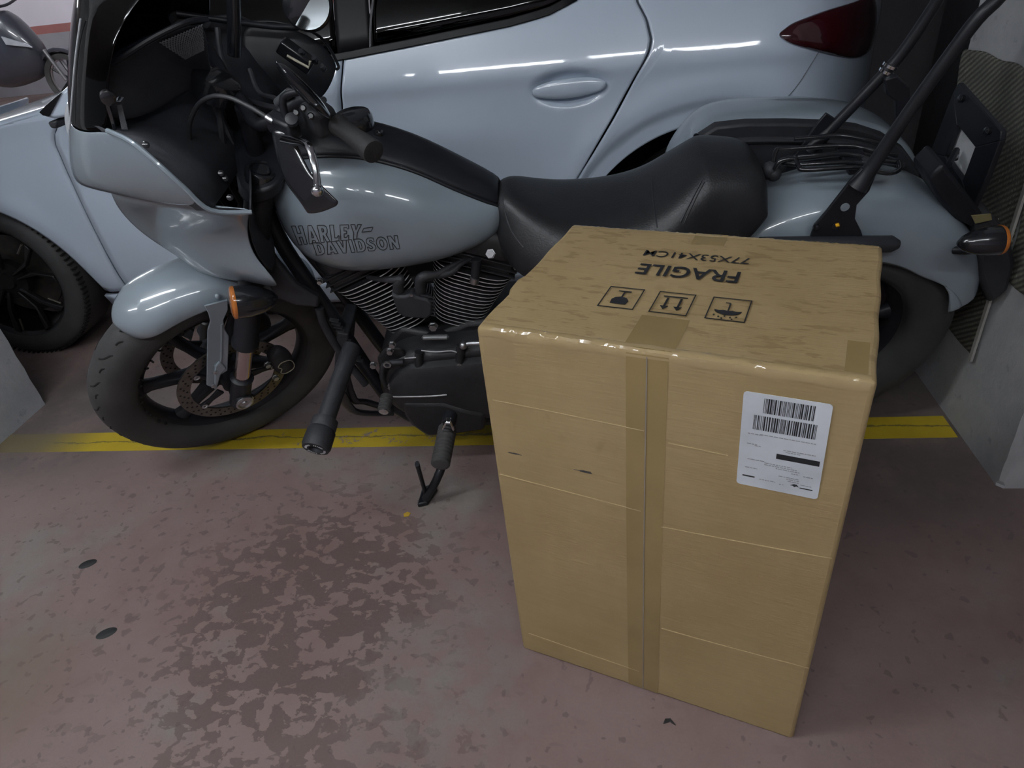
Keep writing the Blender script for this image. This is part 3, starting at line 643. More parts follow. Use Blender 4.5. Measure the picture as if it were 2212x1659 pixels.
# ---- wheels -------------------------------------------------------
def wheel(kind, c, ax, u, R, tw, rimr, spokes, prof):
    w = np.cross(u, ax)                              # u: forward in the wheel plane, w: up
    P = lambda r, a, h: c + r * (math.cos(a) * u + math.sin(a) * w) + ax * h
    g = MB(); g.ringlathe(prof + [(r, -h) for r, h in prof[::-1] if h > 1e-6], c, ax, 96); ty = g.obj(kind + '_tyre', RUBBER, BK, ang=60)
    g = MB(); g.ringlathe([(rimr + .004, .030), (rimr - .004, .036), (rimr - .012, .033), (rimr - .03, .018), (rimr - .034, 0), (rimr - .03, -.018), (rimr - .012, -.033), (rimr - .004, -.036), (rimr + .004, -.030)], c, ax, 96)
    rim = g.obj(kind + '_rim', BLACKS, BK, ang=50)
    g = MB(); g.lathe([(.02, -.085), (.034, -.08), (.034, -.05), (.05, -.04), (.05, .04), (.034, .05), (.034, .08), (.02, .085)], c, ax, 32); g.obj('hub', BLACKS, rim)
    for k in range(spokes):
        a = 2 * pi * (k + .35) / spokes; g = MB(); rings = []
        for r, sw, hh, da in ((.04, .016, .030, -.16), (.09, .014, .024, -.06), (.14, .0135, .018, 0.), (rimr - .05, .017, .016, .03), (rimr - .028, .026, .018, .03)):
            rings.append([P(r, a + da + (sw / r) * math.cos(t) * abs(math.cos(t)) ** -.35 if abs(math.cos(t)) > 1e-3 else a + da, hh * math.sin(t)) for t in np.linspace(.01, 2 * pi + .01, 13)[:-1]])
        g.loft(rings); g.obj('spoke', BLACKS, rim, ang=45)
    return P, ty, rim
FC = WF((0, 0, 0)); FU = unit(WF((1, 0, 0)) - FC)
fprof = [(.232, .034), (.243, .046), (.262, .0545), (.285, .0555), (.305, .051), (.322, .040), (.333, .024), (.339, .010), (.340, 0)]
FPt, fty, frim = wheel('front', FC, AXLE, -FU * -1, .34, .055, .247, 7, fprof)
def rof(h): return float(np.interp(abs(h), [p[1] for p in fprof[::-1]], [p[0] for p in fprof[::-1]])) if abs(h) < .0545 else .262
def groove(pts, r=.0028):
    P = cr([np.array(p) for p in pts], 4); g = MB(); g.tube([FPt(rof(h) - .0015, a, h) for a, h in P], r, 6); g.obj('tread_groove', RUBDK, fty)
NG = 22
for k in range(NG):
    a = 2 * pi * k / NG
    if not (-.3 < ((a + pi) % (2 * pi)) - pi < 2.2): continue
    for s in (-1, 1):
        groove([(a, s * .014), (a + .03, s * .024), (a + .10, s * .034), (a + .13, s * .047)])
    groove([(a + .02, .043), (a - .06, .030), (a - .10, .028)])
    groove([(a, .004), (a + .1, .004), (a + .14, -.004), (a + .2856, -.004), (a + .2857, .004)], .0014)
# ---- brake discs, calipers ---------------------------------------
for s in (1, -1):
    h = s * .066; c = FC + AXLE * h
    g = MB(); g.ringlathe([(.116, -.0025), (.15, -.0025), (.15, .0025), (.116, .0025)], c, AXLE, 80); dk = g.obj('brake_disc', DISC, BK)
    g = MB()
    for k in range(30):
        for r, o_ in ((.124, 0), (.133, .35), (.142, .7)):
            a = 2 * pi * (k + o_) / 30; g.lathe([(.0030, -.0029), (.0030, .0029)], FPt(r, a, h), AXLE, 8)
    g.obj('vent_hole', RUBDK, dk)['kind'] = 'stuff'
    for k in range(5):
        a = 2 * pi * k / 5 + .9; g = MB()
        g.prism([FPt(.05, a - .25, h), FPt(.085, a - .08, h), FPt(.118, a - .10, h), FPt(.122, a, h), FPt(.118, a + .10, h), FPt(.085, a + .08, h), FPt(.05, a + .25, h)], AXLE * .008); g.obj('disc_carrier', BLACKS, dk, bevel=.0015)
        g = MB(); g.lathe([(.0085, -.001), (.0085, .006), (.005, .0065), (.004, .004)], FPt(.112, a, h), AXLE * s, 14); g.obj('disc_bolt', STEEL, dk)
    cal = MB(); rings = []
    for t in np.linspace(0, 1, 9):
        a = 2.75 + .85 * t; e = .55 + .45 * math.sin(pi * t) ** .5
        rings.append([FPt(.138 + .032 * e * math.cos(q), a, h + s * .012 + .026 * e * math.sin(q)) for q in np.linspace(0, 2 * pi, 13)[:-1]])
    ca = cal.loft(rings).obj('brake_caliper', BLACKM, BK, sub=1)
    if s > 0:
        g = MB(); out = cr([FPt(.138 + dr, 3.22 + da, h + .0395) for dr, da in ((.018, -.14), (.024, 0), (.018, .14), (-.004, .20), (-.018, .12), (-.012, 0), (-.018, -.12), (-.004, -.20))], 4, True)
        g.tube(out + [out[0]], .0014, 6); g.obj('badge_outline', mat('brass_line', (.30, .27, .2), .5), ca)
        for a in (2.82, 3.5):
            g = MB(); g.hexbolt(FPt(.105, a, h + .03), AXLE, .008, .012); g.obj('caliper_bolt', STEEL, ca)
# ---- fork ---------------------------------------------------------
def leg(s, t, dx=0., dy=0.): return ST(np.array([1.615 + dx, s * .115 + dy, .34]) + t * SD)
FD = unit(leg(1, 1) - leg(1, 0))
for s in (1, -1):
    g = MB(); g.tube([leg(s, t) for t in (.195, .21, .215, .5, .70)], [.034, .034, .0305, .0305, .029], 20); fk = g.obj('fork_leg', BLACKS, BK, ang=50)
    g = MB(); g.tube([leg(s, .05), leg(s, .2)], .0215, 18); g.obj('stanchion', FORKM, fk)
    g = MB(); g.tube([leg(s, t) for t in (-.045, -.04, .05, .064, .07)], [.018, .027, .027, .031, .024], 18); g.tube([leg(s, -.01, .0, -s * .02), leg(s, -.01, 0, s * .03)], .024, 18); fc_ = g.obj('fork_foot', BLACKS, fk, ang=50)
    g = MB(); g.lathe([(.024, 0), (.024, .003), (.019, .005), (.015, .001), (.008, .001), (.006, .004)], leg(s, -.01, 0, s * .03), AXLE * s, 24); g.obj('axle_cap', STEEL if s > 0 else BLACKS, fk)
    g = MB(); g.lathe([(.033, -.02), (.033, .008), (.030, .012), (.024, .012), (.022, .006), (.020, .006), (.018, .012), (.004, .012)], leg(s, .70), FD, 28); g.obj('fork_cap', BLACKG, fk)
for t, nm in ((.685, 'top_clamp'), (.47, 'lower_clamp')):
    g = MB(); out = [leg(s, t, dx, dy) for s, dx, dy in ((1, .05, .01), (1, .03, .045), (1, -.02, .048), (1, -.055, .005), (-1, -.075, .10), (1, -.075, -.10), (-1, -.055, -.005), (-1, -.02, -.048), (-1, .03, -.045), (-1, .05, -.01), (-1, .03, .08), (1, .03, -.08))]
    out = [leg(1, t, dx, dy) for dx, dy in ((.045, .0), (.035, .035), (0, .048), (-.035, .035), (-.05, 0), (-.085, -.08), (-.085, -.15), (-.05, -.23), (-.035, -.265), (0, -.278), (.035, -.265), (.045, -.23), (.03, -.17), (.02, -.115), (.03, -.06))]
    g.prism(cr(out, 3, True), FD * .034); g.obj(nm, BLACKS, BK, bevel=.006)
g = MB(); g.tube([ST(S0 + SD * .44), ST(S0 + SD * .72)], .028, 20); g.obj('steering_head', BLACKS, BK)
g = MB(); g.tube([ST(S0 + SD * .72), ST(S0 + SD * .745)], .02, 6); g.obj('stem_nut', BLACKG, BK)
# ---- front fender and its bracket ---------------------------------
G = []
for a in np.radians(np.concatenate([np.linspace(66, 82, 9), np.linspace(85, 150, 16)])):
    dg = math.degrees(a); s = math.sqrt(max(.0, 1 - ((82 - dg) / 16.2) ** 2)) if dg < 82 else 1
    G.append([FPt(.322 + (.060 * math.cos(f)) * (.35 + .65 * s), a + (1 - s) * .0, .083 * max(s, .02) * math.sin(f)) for f in np.radians(np.linspace(-98, 98, 23))])
ff = MB().grid(G).obj('front_fender', PAINT, BK, ang=0, solid=.004, soff=0, sub=1)
g = MB(); g.ball(WPL(470, 640, .084), .0065, 12); g.obj('fender_rivet', PAINT, ff)
GP = [(441, 660), (491, 647), (492, 668), (482, 690), (485, 710), (494, 725), (491, 799), (477, 808), (466, 843), (461, 837), (446, 831), (448, 712), (454, 693), (450, 677)]
for s in (1, -1):
    pts = []
    for q in GP:
        p = WPL(*q, .094) - FC; y = p @ AXLE; pts.append(FC + p - AXLE * y + AXLE * (s * .094))
    g = MB(); g.prism(pts, AXLE * .005); fb = g.obj('fender_bracket', PAINT, BK, bevel=.0015)
    if s > 0:
        q = [WPL(*a, .097) for a in ((479, 700), (478, 770), (474, 790))]; g = MB(); g.tube(q, .003, 8, 3); g.obj('bracket_rib', PAINT, fb)
        out = [WPL(*a, .098) for a in ((463, 790), (474, 779), (488, 793), (476, 806), (467, 838), (462, 830))]; g = MB(); g.prism(out, AXLE * .010); g.obj('bracket_boss', PAINT, fb, bevel=.003)
        for a in ((464, 804), (460, 833)): g = MB(); g.lathe([(.0055, 0), (.0055, .004), (.003, .005)], WPL(*a, .1035), AXLE, 12); g.obj('bracket_bolt', STEEL, fb)
# ---- front turn signal --------------------------------------------
AMB = mat('amber_lens', (.42, .13, .02), .15, 0, .6)
def signal(p0, p1, r, stalk, lens_first=True):
    p0 = np.asarray(p0); p1 = np.asarray(p1); d = unit(p1 - p0); ln = np.linalg.norm(p1 - p0); g = MB()
    g.lathe([(r, .0), (r * 1.03, ln * .12), (r * 1.0, ln * .35), (r * .82, ln * .65), (r * .5, ln * .88), (r * .15, ln)], p0, d, 28); o = g.obj('turn_signal', BLACKG, BK, ang=60)
    g = MB(); g.lathe([(r * .98, .006), (r * 1.045, .005), (r * 1.045, 0), (r * .98, -ln * .03), (r * .7, -ln * .06), (.001, -ln * .065)], p0, d, 28); g.obj('lens', AMB, o, ang=60)
    g = MB(); g.tube(stalk, .009, 10, 3); g.obj('signal_stalk', BLACKS, o); return o
a, b = WPL(503, 654, .175), WPL(578, 646, .19); signal(a, a + unit(b - a) * .098, .0365, [a + (b - a) * .5, leg(1, .34)])
# ---- handlebar, controls ------------------------------------------
bar_c = ST((1.275, 0, 1.075))
for s in (1, -1):
    p0, p1 = ST((1.292, s * .048, .955)), ST((1.275, s * .048, 1.075)); g = MB(); g.tube([p0, p0 + (p1 - p0) * .1, p0 + (p1 - p0) * .12, p1], [.026, .024, .019, .018], 18); ri = g.obj('bar_riser', BLACKS, BK, ang=50)
    g = MB(); g.ringlathe([(.022, 0), (.0265, 0), (.0265, .004), (.022, .004)], p0, p1 - p0, 28); g.obj('riser_ring', STEEL, ri)
    g = MB(); g.tube([p1 + (p1 - p0) * .02, p1 + (p1 - p0) * .12], .008, 8); g.obj('clamp_bolt', BLACKG, ri)
G0, G1 = L(728, 268, .215), L(808, 329, .30); gd = unit(G1 - G0)
R1 = ST((1.28, -.40, 1.06)); R0 = ST((1.285, -.27, 1.07))
bL = [G1, G0, G0 - gd * .11, ST((1.27, .13, 1.085)), ST((1.275, .05, 1.085)), ST((1.275, -.05, 1.085)), ST((1.27, -.13, 1.085)), R0, R1]
g = MB(); g.tube(bL[1:], .0127, 14, 5); g.obj('handlebar', BLACKS, BK)
def grip(p, q):
    d = unit(np.asarray(q) - p); ln = np.linalg.norm(np.asarray(q) - p); g = MB()
    g.lathe([(.014, 0), (.0185, .002), (.019, .012), (.0165, .02), (.0168, ln * .5), (.019, ln * .72), (.0205, ln - .006), (.0195, ln - .001), (.016, ln), (.001, ln - .002)], p, d, 28); return g.obj('grip', mat('rubber_grip', (.022, .022, .023), .7, 0, 0, .15, 30, .2, 260), BK, ang=50)
grip(G0, G1); grip(R0, R1)
def ebox(name, px, y, size, m=BLACKM, bev=.006, d=None, parent=BK):
    X = unit(d) if d is not None else np.array([1., 0, 0]); u, w = perp(X); g = MB(); g.box(L(*px, y), size, X=X, Y=u, Z=w); return g.obj(name, m, parent, bevel=bev)
sw = ebox('switch_housing', (690, 255), .20, (.06, .046, .05), BLACKM, .01, gd)
for q in ((640, 245), (672, 252), (655, 235)): g = MB(); g.lathe([(.006, 0), (.006, .008), (.004, .01)], L(*q, .24), (-.3, .8, .5), 12); g.obj('switch_button', BLACKG, sw)
pc = ebox('clutch_perch', (612, 272), .225, (.065, .028, .034), BLACKS, .006, L(640, 285, .25) - L(590, 262, .215))
g = MB(); g.tube([L(*q, y) for q, y in (((618, 300), .262), ((640, 306), .285), ((655, 309), .302), ((668, 319), .32), ((677, 345), .338), ((683, 375), .352), ((687, 405), .363))], [.0135, .0105, .0085, .0075, .0065, .006, .0065], 12, 5, flat=.6)
lv = g.obj('clutch_lever', CHROME, BK, ang=60)
g = MB(); g.ball(L(685, 412, .366), .0105, 18); g.obj('lever_ball', CHROME, lv)
g = MB(); g.lathe([(.011, 0), (.011, .010), (.007, .011)], L(632, 262, .25), (-.2, .6, .75), 16); g.obj('lever_pivot', BLACKS, lv)
g = MB(); cab = [(586, 260, .225), (560, 243, .215), (530, 226, .205), (495, 211, .195), (460, 208, .18), (432, 222, .165), (415, 250, .15), (409, 280, .14), (414, 320, .13), (430, 365, .12), (470, 420, .11), (530, 500, .1)]
g.tube([L(x, y, v) for x, y, v in cab], .0042, 10, 5); cb = g.obj('clutch_cable', mat('cable_sheath', (.035, .036, .04), .5), BK)
g = MB(); g.tube([L(577, 254, .221), L(592, 263, .228)], .0065, 10); g.obj('cable_ferrule', STEEL, cb)
# hand guard (curved black shield below the left grip)
HG = [((592, 291), .235), ((612, 381), .27), ((648, 437), .295), ((663, 460), .302), ((690, 462), .305), ((728, 445), .307), ((733, 436), .307), ((722, 423), .305), ((695, 399), .295), ((668, 365), .28), ((651, 340), .27), ((636, 298), .25)]
A = [L(*q, y) for q, y in HG]; left = [A[0], A[1], A[2], A[3]]; right = [A[11], A[9], A[8], A[6]]
lf, rt = cr(left, 5), cr(right, 5); rings = []; vd = unit(np.array([.1, -1, -.5]))
tail = [A[3], A[3] * .5 + A[4] * .5, A[4], (A[4] + A[5]) / 2, A[5]]
for i_, (p, q) in enumerate(zip(lf, rt)):
    m_ = (p + q) / 2 + np.array([.012, -.006, .012]) * (1 - (i_ / (len(lf) - 1)) ** 2); rings.append([p, p * .6 + m_ * .4 + (m_ - (p + q) / 2) * .5, m_, q * .6 + m_ * .4 + (m_ - (p + q) / 2) * .5, q])
rings.append([A[3] * .9 + A[4] * .1, A[4] * .8 + A[3] * .2, A[4] * .6 + A[5] * .4, A[5] * .8 + A[4] * .2, A[5]])
MB().grid(rings).obj('hand_guard', BLACKG, BK, ang=0, solid=.006, sub=1)
# mirrors
m0, m1 = L(596, 133, .235), L(716, 258, .245); ctr = (m0 + m1) / 2; ea = (m1 - m0) / 2; vdir = unit(BW @ ray(655, 195)); eb = vdir * .05; ec = unit(np.cross(ea, eb)) * .0115
g = MB(); rings = []
for i in range(15):
    t = -1 + 2 * i / 14; e = math.sqrt(max(0.0004, 1 - t * t)); rings.append([ctr + ea * t + e * (eb * math.cos(q) + ec * math.sin(q)) for q in np.linspace(0, 2 * pi, 17)[:-1]])
mr = g.loft(rings).obj('mirror', BLACKG, BK, ang=70)
g = MB(); g.tube([ctr + eb * .3, L(612, 210, .22), L(620, 262, .225)], .0065, 10, 4); g.obj('mirror_stem', BLACKS, mr)
c = L(664, 12, -.25); nv = -unit(BW @ ray(664, 12)); g = MB(); g.lathe([(.036, -.03), (.05, -.012), (.053, 0), (.050, .002)], c, nv, 32); mr2 = g.obj('mirror', BLACKG, BK)
g = MB(); g.lathe([(.049, .0022), (.001, .0023)], c, unit(nv + np.array([.25, -.1, .2])), 32); g.obj('mirror_glass', mat('dim_mirror', (.25, .27, .28), .06, 1), mr2)
g = MB(); g.tube([c + nv * -.02, L(640, 60, -.25), R0 + np.array([0, 0, .03])], .0065, 10, 4); g.obj('mirror_stem', BLACKS, mr2)
g = MB(); g.tube([L(506, 118, -.06), L(506, 60, -.06), L(503, -70, -.06)], .0135, 16); g.obj('screen_strut', BLACKG, BK)
# brake master cylinder with pale sight strip, gauge, headlamp
rs = ebox('brake_reservoir', (640, 120), -.13, (.075, .035, .03), BLACKG, .004, L(670, 150, -.13) - L(612, 108, -.13))
g = MB(); p, q = L(620, 120, -.112), L(667, 146, -.112); g.tube([p, q, L(670, 132, -.112)], .0028, 6); g.obj('sight_strip', mat('cream_strip', (.55, .52, .40), .5), rs)
for px in ((683, 133), (700, 150), (655, 118)): g = MB(); g.hexbolt(L(*px, -.13), (0, .6, .8), .006, .014); g.obj('reservoir_screw', BLACKG, rs)
g = MB(); g.lathe([(.04, -.03), (.045, 0), (.045, .012), (.04, .014), (.001, .0142)], ST((1.30, 0, 1.11)), ST((1.0, 0, 1.5)) - ST((1.30, 0, 1.11)), 28); g.obj('gauge', BLACKG, BK)
# hoses round the steering head
for pts, r in (([(470, 60, -.08), (480, 130, -.05), (515, 200, 0), (560, 225, .05), (610, 235, .1)], .006), ([(455, 150, 0), (470, 220, .03), (480, 290, .05), (490, 380, .06), (540, 470, .07)], .007), ([(430, 90, -.1), (445, 170, -.05), (475, 250, 0), (505, 320, .03)], .008), ([(700, 215, .12), (680, 225, .1), (640, 230, .06), (600, 260, .02), (585, 320, .0)], .006), ([(540, 150, -.05), (560, 200, 0), (600, 215, .08), (640, 250, .14)], .005)):
    g = MB(); g.tube([L(x, y, v) for x, y, v in pts], r, 8, 4); g.obj('hose', BLACKM, BK)
g = MB(); g.tube([L(600, 222, .12), L(626, 200, .14)], .009, 10); g.obj('hose_joint', mat('grey_hose', (.08, .085, .09), .5), BK)
# ================================================================== fairing
def half(rows): return rows
rowsL = [  # each: points from the nose (y=0) to the rear edge, left half
    [(1.60, 0, 1.105), (1.56, .11, 1.10), L(152, 276, .20), L(190, 287, .245), L(232, 281, .275)],
    [(1.645, 0, 1.045), (1.605, .11, 1.035), L(148, 330, .20), L(215, 318, .265), L(283, 305, .300)],
    [(1.675, 0, .985), (1.635, .11, .98), L(153, 372, .20), L(250, 370, .275), L(340, 352, .312)],
    [(1.68, 0, .960), (1.645, .11, .955), L(172, 404, .20), L(290, 410, .275), L(395, 402, .315)],
    [(1.66, 0, .955), (1.625, .11, .948), L(212, 410, .195), L(335, 440, .27), L(455, 453, .308)]]
def mirr(rows): return [[np.array(p, float) * (1, -1, 1) for p in r[:0:-1]] + [np.array(p, float) for p in r] for r in rows]
FR_ = mirr(rowsL)
LINER = mat('liner_plastic', (.040, .042, .050), .55, 0, 0, .15, 30, .2, 300)
def two_sided(o):                                   # painted outside, black plastic inside
    o.data.materials.append(LINER); m = o.modifiers['s']
    out_ = sum(p.normal.y * p.center.y for p in o.data.polygons) > 0
    m.material_offset = 1; m.material_offset_rim = 0
    if not out_: o.data.flip_normals()
    return o
fa = two_sided(MB().grid(FR_).obj('fairing_shell', PAINT, BK, ang=0, solid=.005, sub=2))
lowL = [
    [L(232, 400, .17), L(300, 420, .215), L(390, 432, .25), L(470, 445, .272), L(541, 450, .276)],
    [L(238, 420, .19), L(300, 434, .235), L(390, 447, .272), L(470, 456, .285), L(543, 457, .282)],
    [L(252, 452, .14), L(320, 470, .165), L(400, 480, .185), L(470, 488, .195), L(535, 497, .21)],
    [L(300, 503, .12), L(360, 515, .145), L(430, 527, .165), L(490, 534, .18), L(547, 545, .197)],
    [L(385, 555, .115), L(425, 556, .15), L(470, 556, .17), L(520, 562, .19), L(568, 573, .207)],
    [L(415, 580, .11), L(450, 588, .145), L(495, 594, .175), L(545, 600, .20), L(603, 613, .217)],
    [L(432, 590, .05), L(465, 600, .08), L(505, 606, .11), L(550, 612, .14), L(600, 622, .17)]]
for s in (1, -1):
    two_sided(MB().grid([[np.asarray(p) * (1, s, 1) for p in r] for r in lowL]).obj('lower_fairing', PAINT, BK, ang=0, solid=.005, sub=2))
# black liner and dash behind the rear edge
E_ = [np.array(r[-1], float) for r in rowsL] + [L(543, 457, .282)]
ins = []
for e, zc in zip(E_, (1.12, 1.05, .995, .955, .93, .915)):
    f = e * .985 + np.array([.012, 0, 0]); ins.append([e + (-.002, .000, -.004), e + (.012, -.008, .0), np.array([e[0] + .05, e[1] * .86, (e[2] + zc) / 2]), np.array([1.46, .16, zc]), np.array([1.485, .07, zc]), np.array([1.49, 0, zc])])
ins = [r[:-1] + [r[-1]] + [p * (1, -1, 1) for p in r[-2::-1]] for r in ins]
dash = MB().grid(ins).obj('inner_fairing', LINER, BK, ang=0, solid=.003)
sh_ = []
for e in [rowsL[i][-1] for i in (0, 1, 2, 3, 4)]:
    e = np.asarray(e, float); h_ = [e + (.004, -.006, -.006), np.array([e[0] + .03, .16, e[2] - .035]), np.array([e[0] + .04, 0, e[2] - .045])]
    sh_.append(h_ + [p * (1, -1, 1) for p in h_[1::-1]])
MB().grid(sh_).obj('fairing_floor', LINER, BK, ang=0, solid=.004)
sd_ = [[e, e + np.array([.02, -.09, .01]), e + np.array([.035, -.15, .03])] for e in (L(541, 460, .275), L(536, 500, .245), L(552, 555, .228), L(596, 610, .203))]
for s in (1, -1): MB().grid([[p * (1, s, 1) for p in r] for r in sd_]).obj('side_liner', BLACKM, BK, ang=0, solid=.005, sub=1)
edge = [e + np.array([-.001, .002, 0]) for e in E_]
for s in (1, -1): g = MB(); g.tube([p * (1, s, 1) for p in edge], .0045, 8, 5); g.obj('fairing_rim', PAINT if s > 0 else BLACKS, fa)
# dash top with speaker pods
pod = [[L(205, 158, .20), L(260, 128, .20), L(330, 85, .17), L(400, 52, .14), L(447, 44, .10)],
       [L(215, 190, .20), L(275, 180, .17), L(340, 150, .12), L(405, 125, .08), L(450, 118, .05)],
       [L(232, 270, .24), L(300, 260, .18), L(360, 230, .10), L(420, 190, .05), L(465, 180, .02)]]
MB().grid(pod).obj('dash_pod', LINER, BK, ang=0, solid=.006, sub=2)
g = MB(); g.tube([L(207, 157, .205), L(260, 126, .205), L(330, 82, .175), L(400, 49, .145), L(447, 41, .10)], .005, 8, 5); g.obj('pod_rim', BLACKS, BK)
GR = mat('grille_grey', (.22, .23, .25), .4, .3)
def grille(name, q, n, m, r=.0011):
    o_ = bpy.data.objects.new('none', None); bpy.data.objects.remove(o_); g = MB(); Q = [np.asarray(p) for p in q]
    bil = lambda a, b: (Q[0] * (1 - a) + Q[1] * a) * (1 - b) + (Q[3] * (1 - a) + Q[2] * a) * b
    for i in range(-m, n + 1):
        for sg in (1, -1):
            pts = []
            for j in range(m + 1):
                a = (i + j) / n if sg > 0 else (n - i - j) / n
                if -.001 <= a <= 1.001: pts.append(bil(a, j / m))
            if len(pts) > 1: g.tube(pts, r, 4)
    o = g.obj(name, GR, BK, weld=False); o['kind'] = 'stuff'; return o
grille('speaker_grille', [L(345, 92, .168), L(437, 53, .128), L(441, 108, .10), L(400, 128, .115)], 14, 8)
grille('vent_grille', [L(253, 228, .235), L(262, 226, .232), L(276, 280, .235), L(264, 282, .242)], 4, 14)
for q, y in (((316, 313), .295), ((497, 427), .275), ((478, 375), .16), ((487, 386), .16)): g = MB(); g.lathe([(.006, 0), (.006, .005), (.003, .006)], L(*q, y), (-.4, .7, .5), 12); g.obj('fairing_screw', BLACKG, fa)
g = MB(); g.lathe([(.07, 0), (.085, .02), (.085, .06), (.08, .075), (.001, .085)], (1.545, 0, 1.01), (1, 0, -.1), 32); g.obj('headlamp', mat('headlamp_lens', (.5, .52, .55), .08, .3), BK)
# smoked windscreen
SMK = smoke('smoked_screen', (.16, .17, .20), .05)
wsr = [[(1.605, 0, 1.105), (1.565, .11, 1.10), L(152, 278, .20), L(195, 290, .243), L(238, 286, .268)],
       [(1.555, 0, 1.19), (1.52, .11, 1.18), L(157, 215, .20), L(192, 205, .235), L(232, 200, .255)],
       [(1.50, 0, 1.27), (1.465, .11, 1.255), L(164, 130, .19), L(195, 105, .22), L(250, 60, .235)],
       [(1.435, 0, 1.345), (1.405, .10, 1.33), L(176, 40, .18), L(225, 0, .20), L(330, -30, .19)],
       [(1.38, 0, 1.40), (1.36, .07, 1.39), L(200, -30, .15), L(270, -60, .14), L(370, -80, .12)]]
MB().grid(mirr(wsr)).obj('windscreen', SMK, BK, ang=0, solid=.004, sub=2)
g = MB(); g.tube([np.asarray(r[2]) + np.array([.001, .001, 0]) for r in wsr[:-1]], .0016, 6, 5); g.obj('screen_edge', mat('clear_edge', (.45, .47, .5), .2), BK)
g = MB(); g.prism([L(228, 222, .265), L(246, 282, .265), L(252, 280, .265), L(236, 222, .265)], (0, .004, 0)); g.obj('screen_bracket', BLACKG, BK)
g = MB(); g.prism([L(246, 219, .262), L(263, 209, .262), L(255, 219, .262)], (.004, .004, .004)); g.obj('screen_clip', CHROME, BK)
g = MB(); g.lathe([(.012, 0), (.012, .012), (.008, .014)], L(232, 208, .262), (-.5, .8, 0), 14); g.obj('screen_knob', BLACKG, BK)
# right inner cowl panel seen over the bars
cow = [[L(520, 52, -.27), L(600, 50, -.29), L(690, 80, -.30), L(730, 140, -.30)],
       [L(520, 90, -.25), L(590, 88, -.27), L(670, 108, -.28), L(727, 152, -.29)],
       [L(525, 150, -.22), L(590, 150, -.24), L(660, 158, -.26), L(724, 168, -.28)],
       [L(540, 260, -.2), L(590, 250, -.22), L(650, 238, -.24), L(700, 215, -.26)]]
MB().grid(cow).obj('inner_cowl', BLACKS, BK, ang=0, solid=.008, sub=2)
g = MB(); g.tube([np.asarray(p) + np.array([0, 0, .002]) for p in (cow[0] + [cow[1][-1]])], .0035, 8, 5); g.obj('cowl_rim', BLACKS, BK)
# ================================================================== tank, console, seat
TS = [  # x, z top, z bottom, half width
    (.756, .768, .742, .022), (.772, .788, .712, .062), (.80, .806, .690, .090), (.86, .845, .668, .122), (.94, .898, .652, .147), (1.03, .938, .643, .158),
    (1.11, .957, .642, .159), (1.17, .958, .655, .150), (1.215, .945, .680, .130), (1.245, .922, .715, .100), (1.262, .885, .765, .058)]
_ts = cr([np.array(t) for t in TS], 5)
def tank_ring(x, zt, zb, w, n=40, e=2.25):
    zc = zb + (zt - zb) * .47; R_ = []
    for k in range(n):
        a = 2 * pi * k / n; c, s = math.cos(a), math.sin(a); hh = (zt - zc) if s > 0 else (zc - zb)
        R_.append(np.array((x, w * math.copysign(abs(c) ** (2 / e), c), zc + hh * math.copysign(abs(s) ** (2 / e), s))))
    return R_
tk = MB().loft([tank_ring(*t) for t in _ts]).obj('fuel_tank', PAINT, BK, ang=70)
def tank_z(x, y):
    x = min(max(x, .758), 1.26); xs = [t[0] for t in _ts]; zt, zb, w = [float(np.interp(x, xs, [t[i] for t in _ts])) for i in (1, 2, 3)]
    zc = zb + (zt - zb) * .47; q = min(.999, abs(y) / w); return zc + (zt - zc) * (1 - q ** 2.25) ** (1 / 2.25)
G = []
for x, hw in ((.768, .046), (.80, .058), (.86, .065), (.92, .068), (.98, .070), (1.04, .073), (1.10, .077), (1.15, .078), (1.19, .070), (1.215, .05)):
    row = []
    for t in np.linspace(-1, 1, 13):
        y = t * hw; row.append(np.array((x, y, tank_z(x, y) + .016 * (1 - abs(t) ** 4) + .002)))
    G.append(row)
cs = MB().grid(G).obj('tank_console', BLACKS, BK, ang=0, solid=.010, sub=1)
rim = [r[-1] for r in G]; g = MB(); g.tube(rim, .004, 8, 4); g.obj('console_rim', BLACKS, cs)
rim = [r[0] for r in G]; g = MB(); g.tube(rim, .004, 8, 4); g.obj('console_rim', BLACKS, cs)
p = L(760, 250, -.01); g = MB(); g.lathe([(.040, -.03), (.042, .0), (.042, .014), (.038, .022), (.030, .025), (.001, .026)], (p[0], p[1], tank_z(p[0], 0) + .018), (0, 0, 1), 32); fcp = g.obj('fuel_cap', BLACKG, cs)
p = L(815, 292, .02); g = MB(); g.lathe([(.012, -.004), (.012, .004), (.007, .005), (.006, .002), (.001, .002)], (p[0], .012, tank_z(p[0], .012) + .02), (0, 0, 1), 16); g.obj('console_screw', BLACKG, cs)
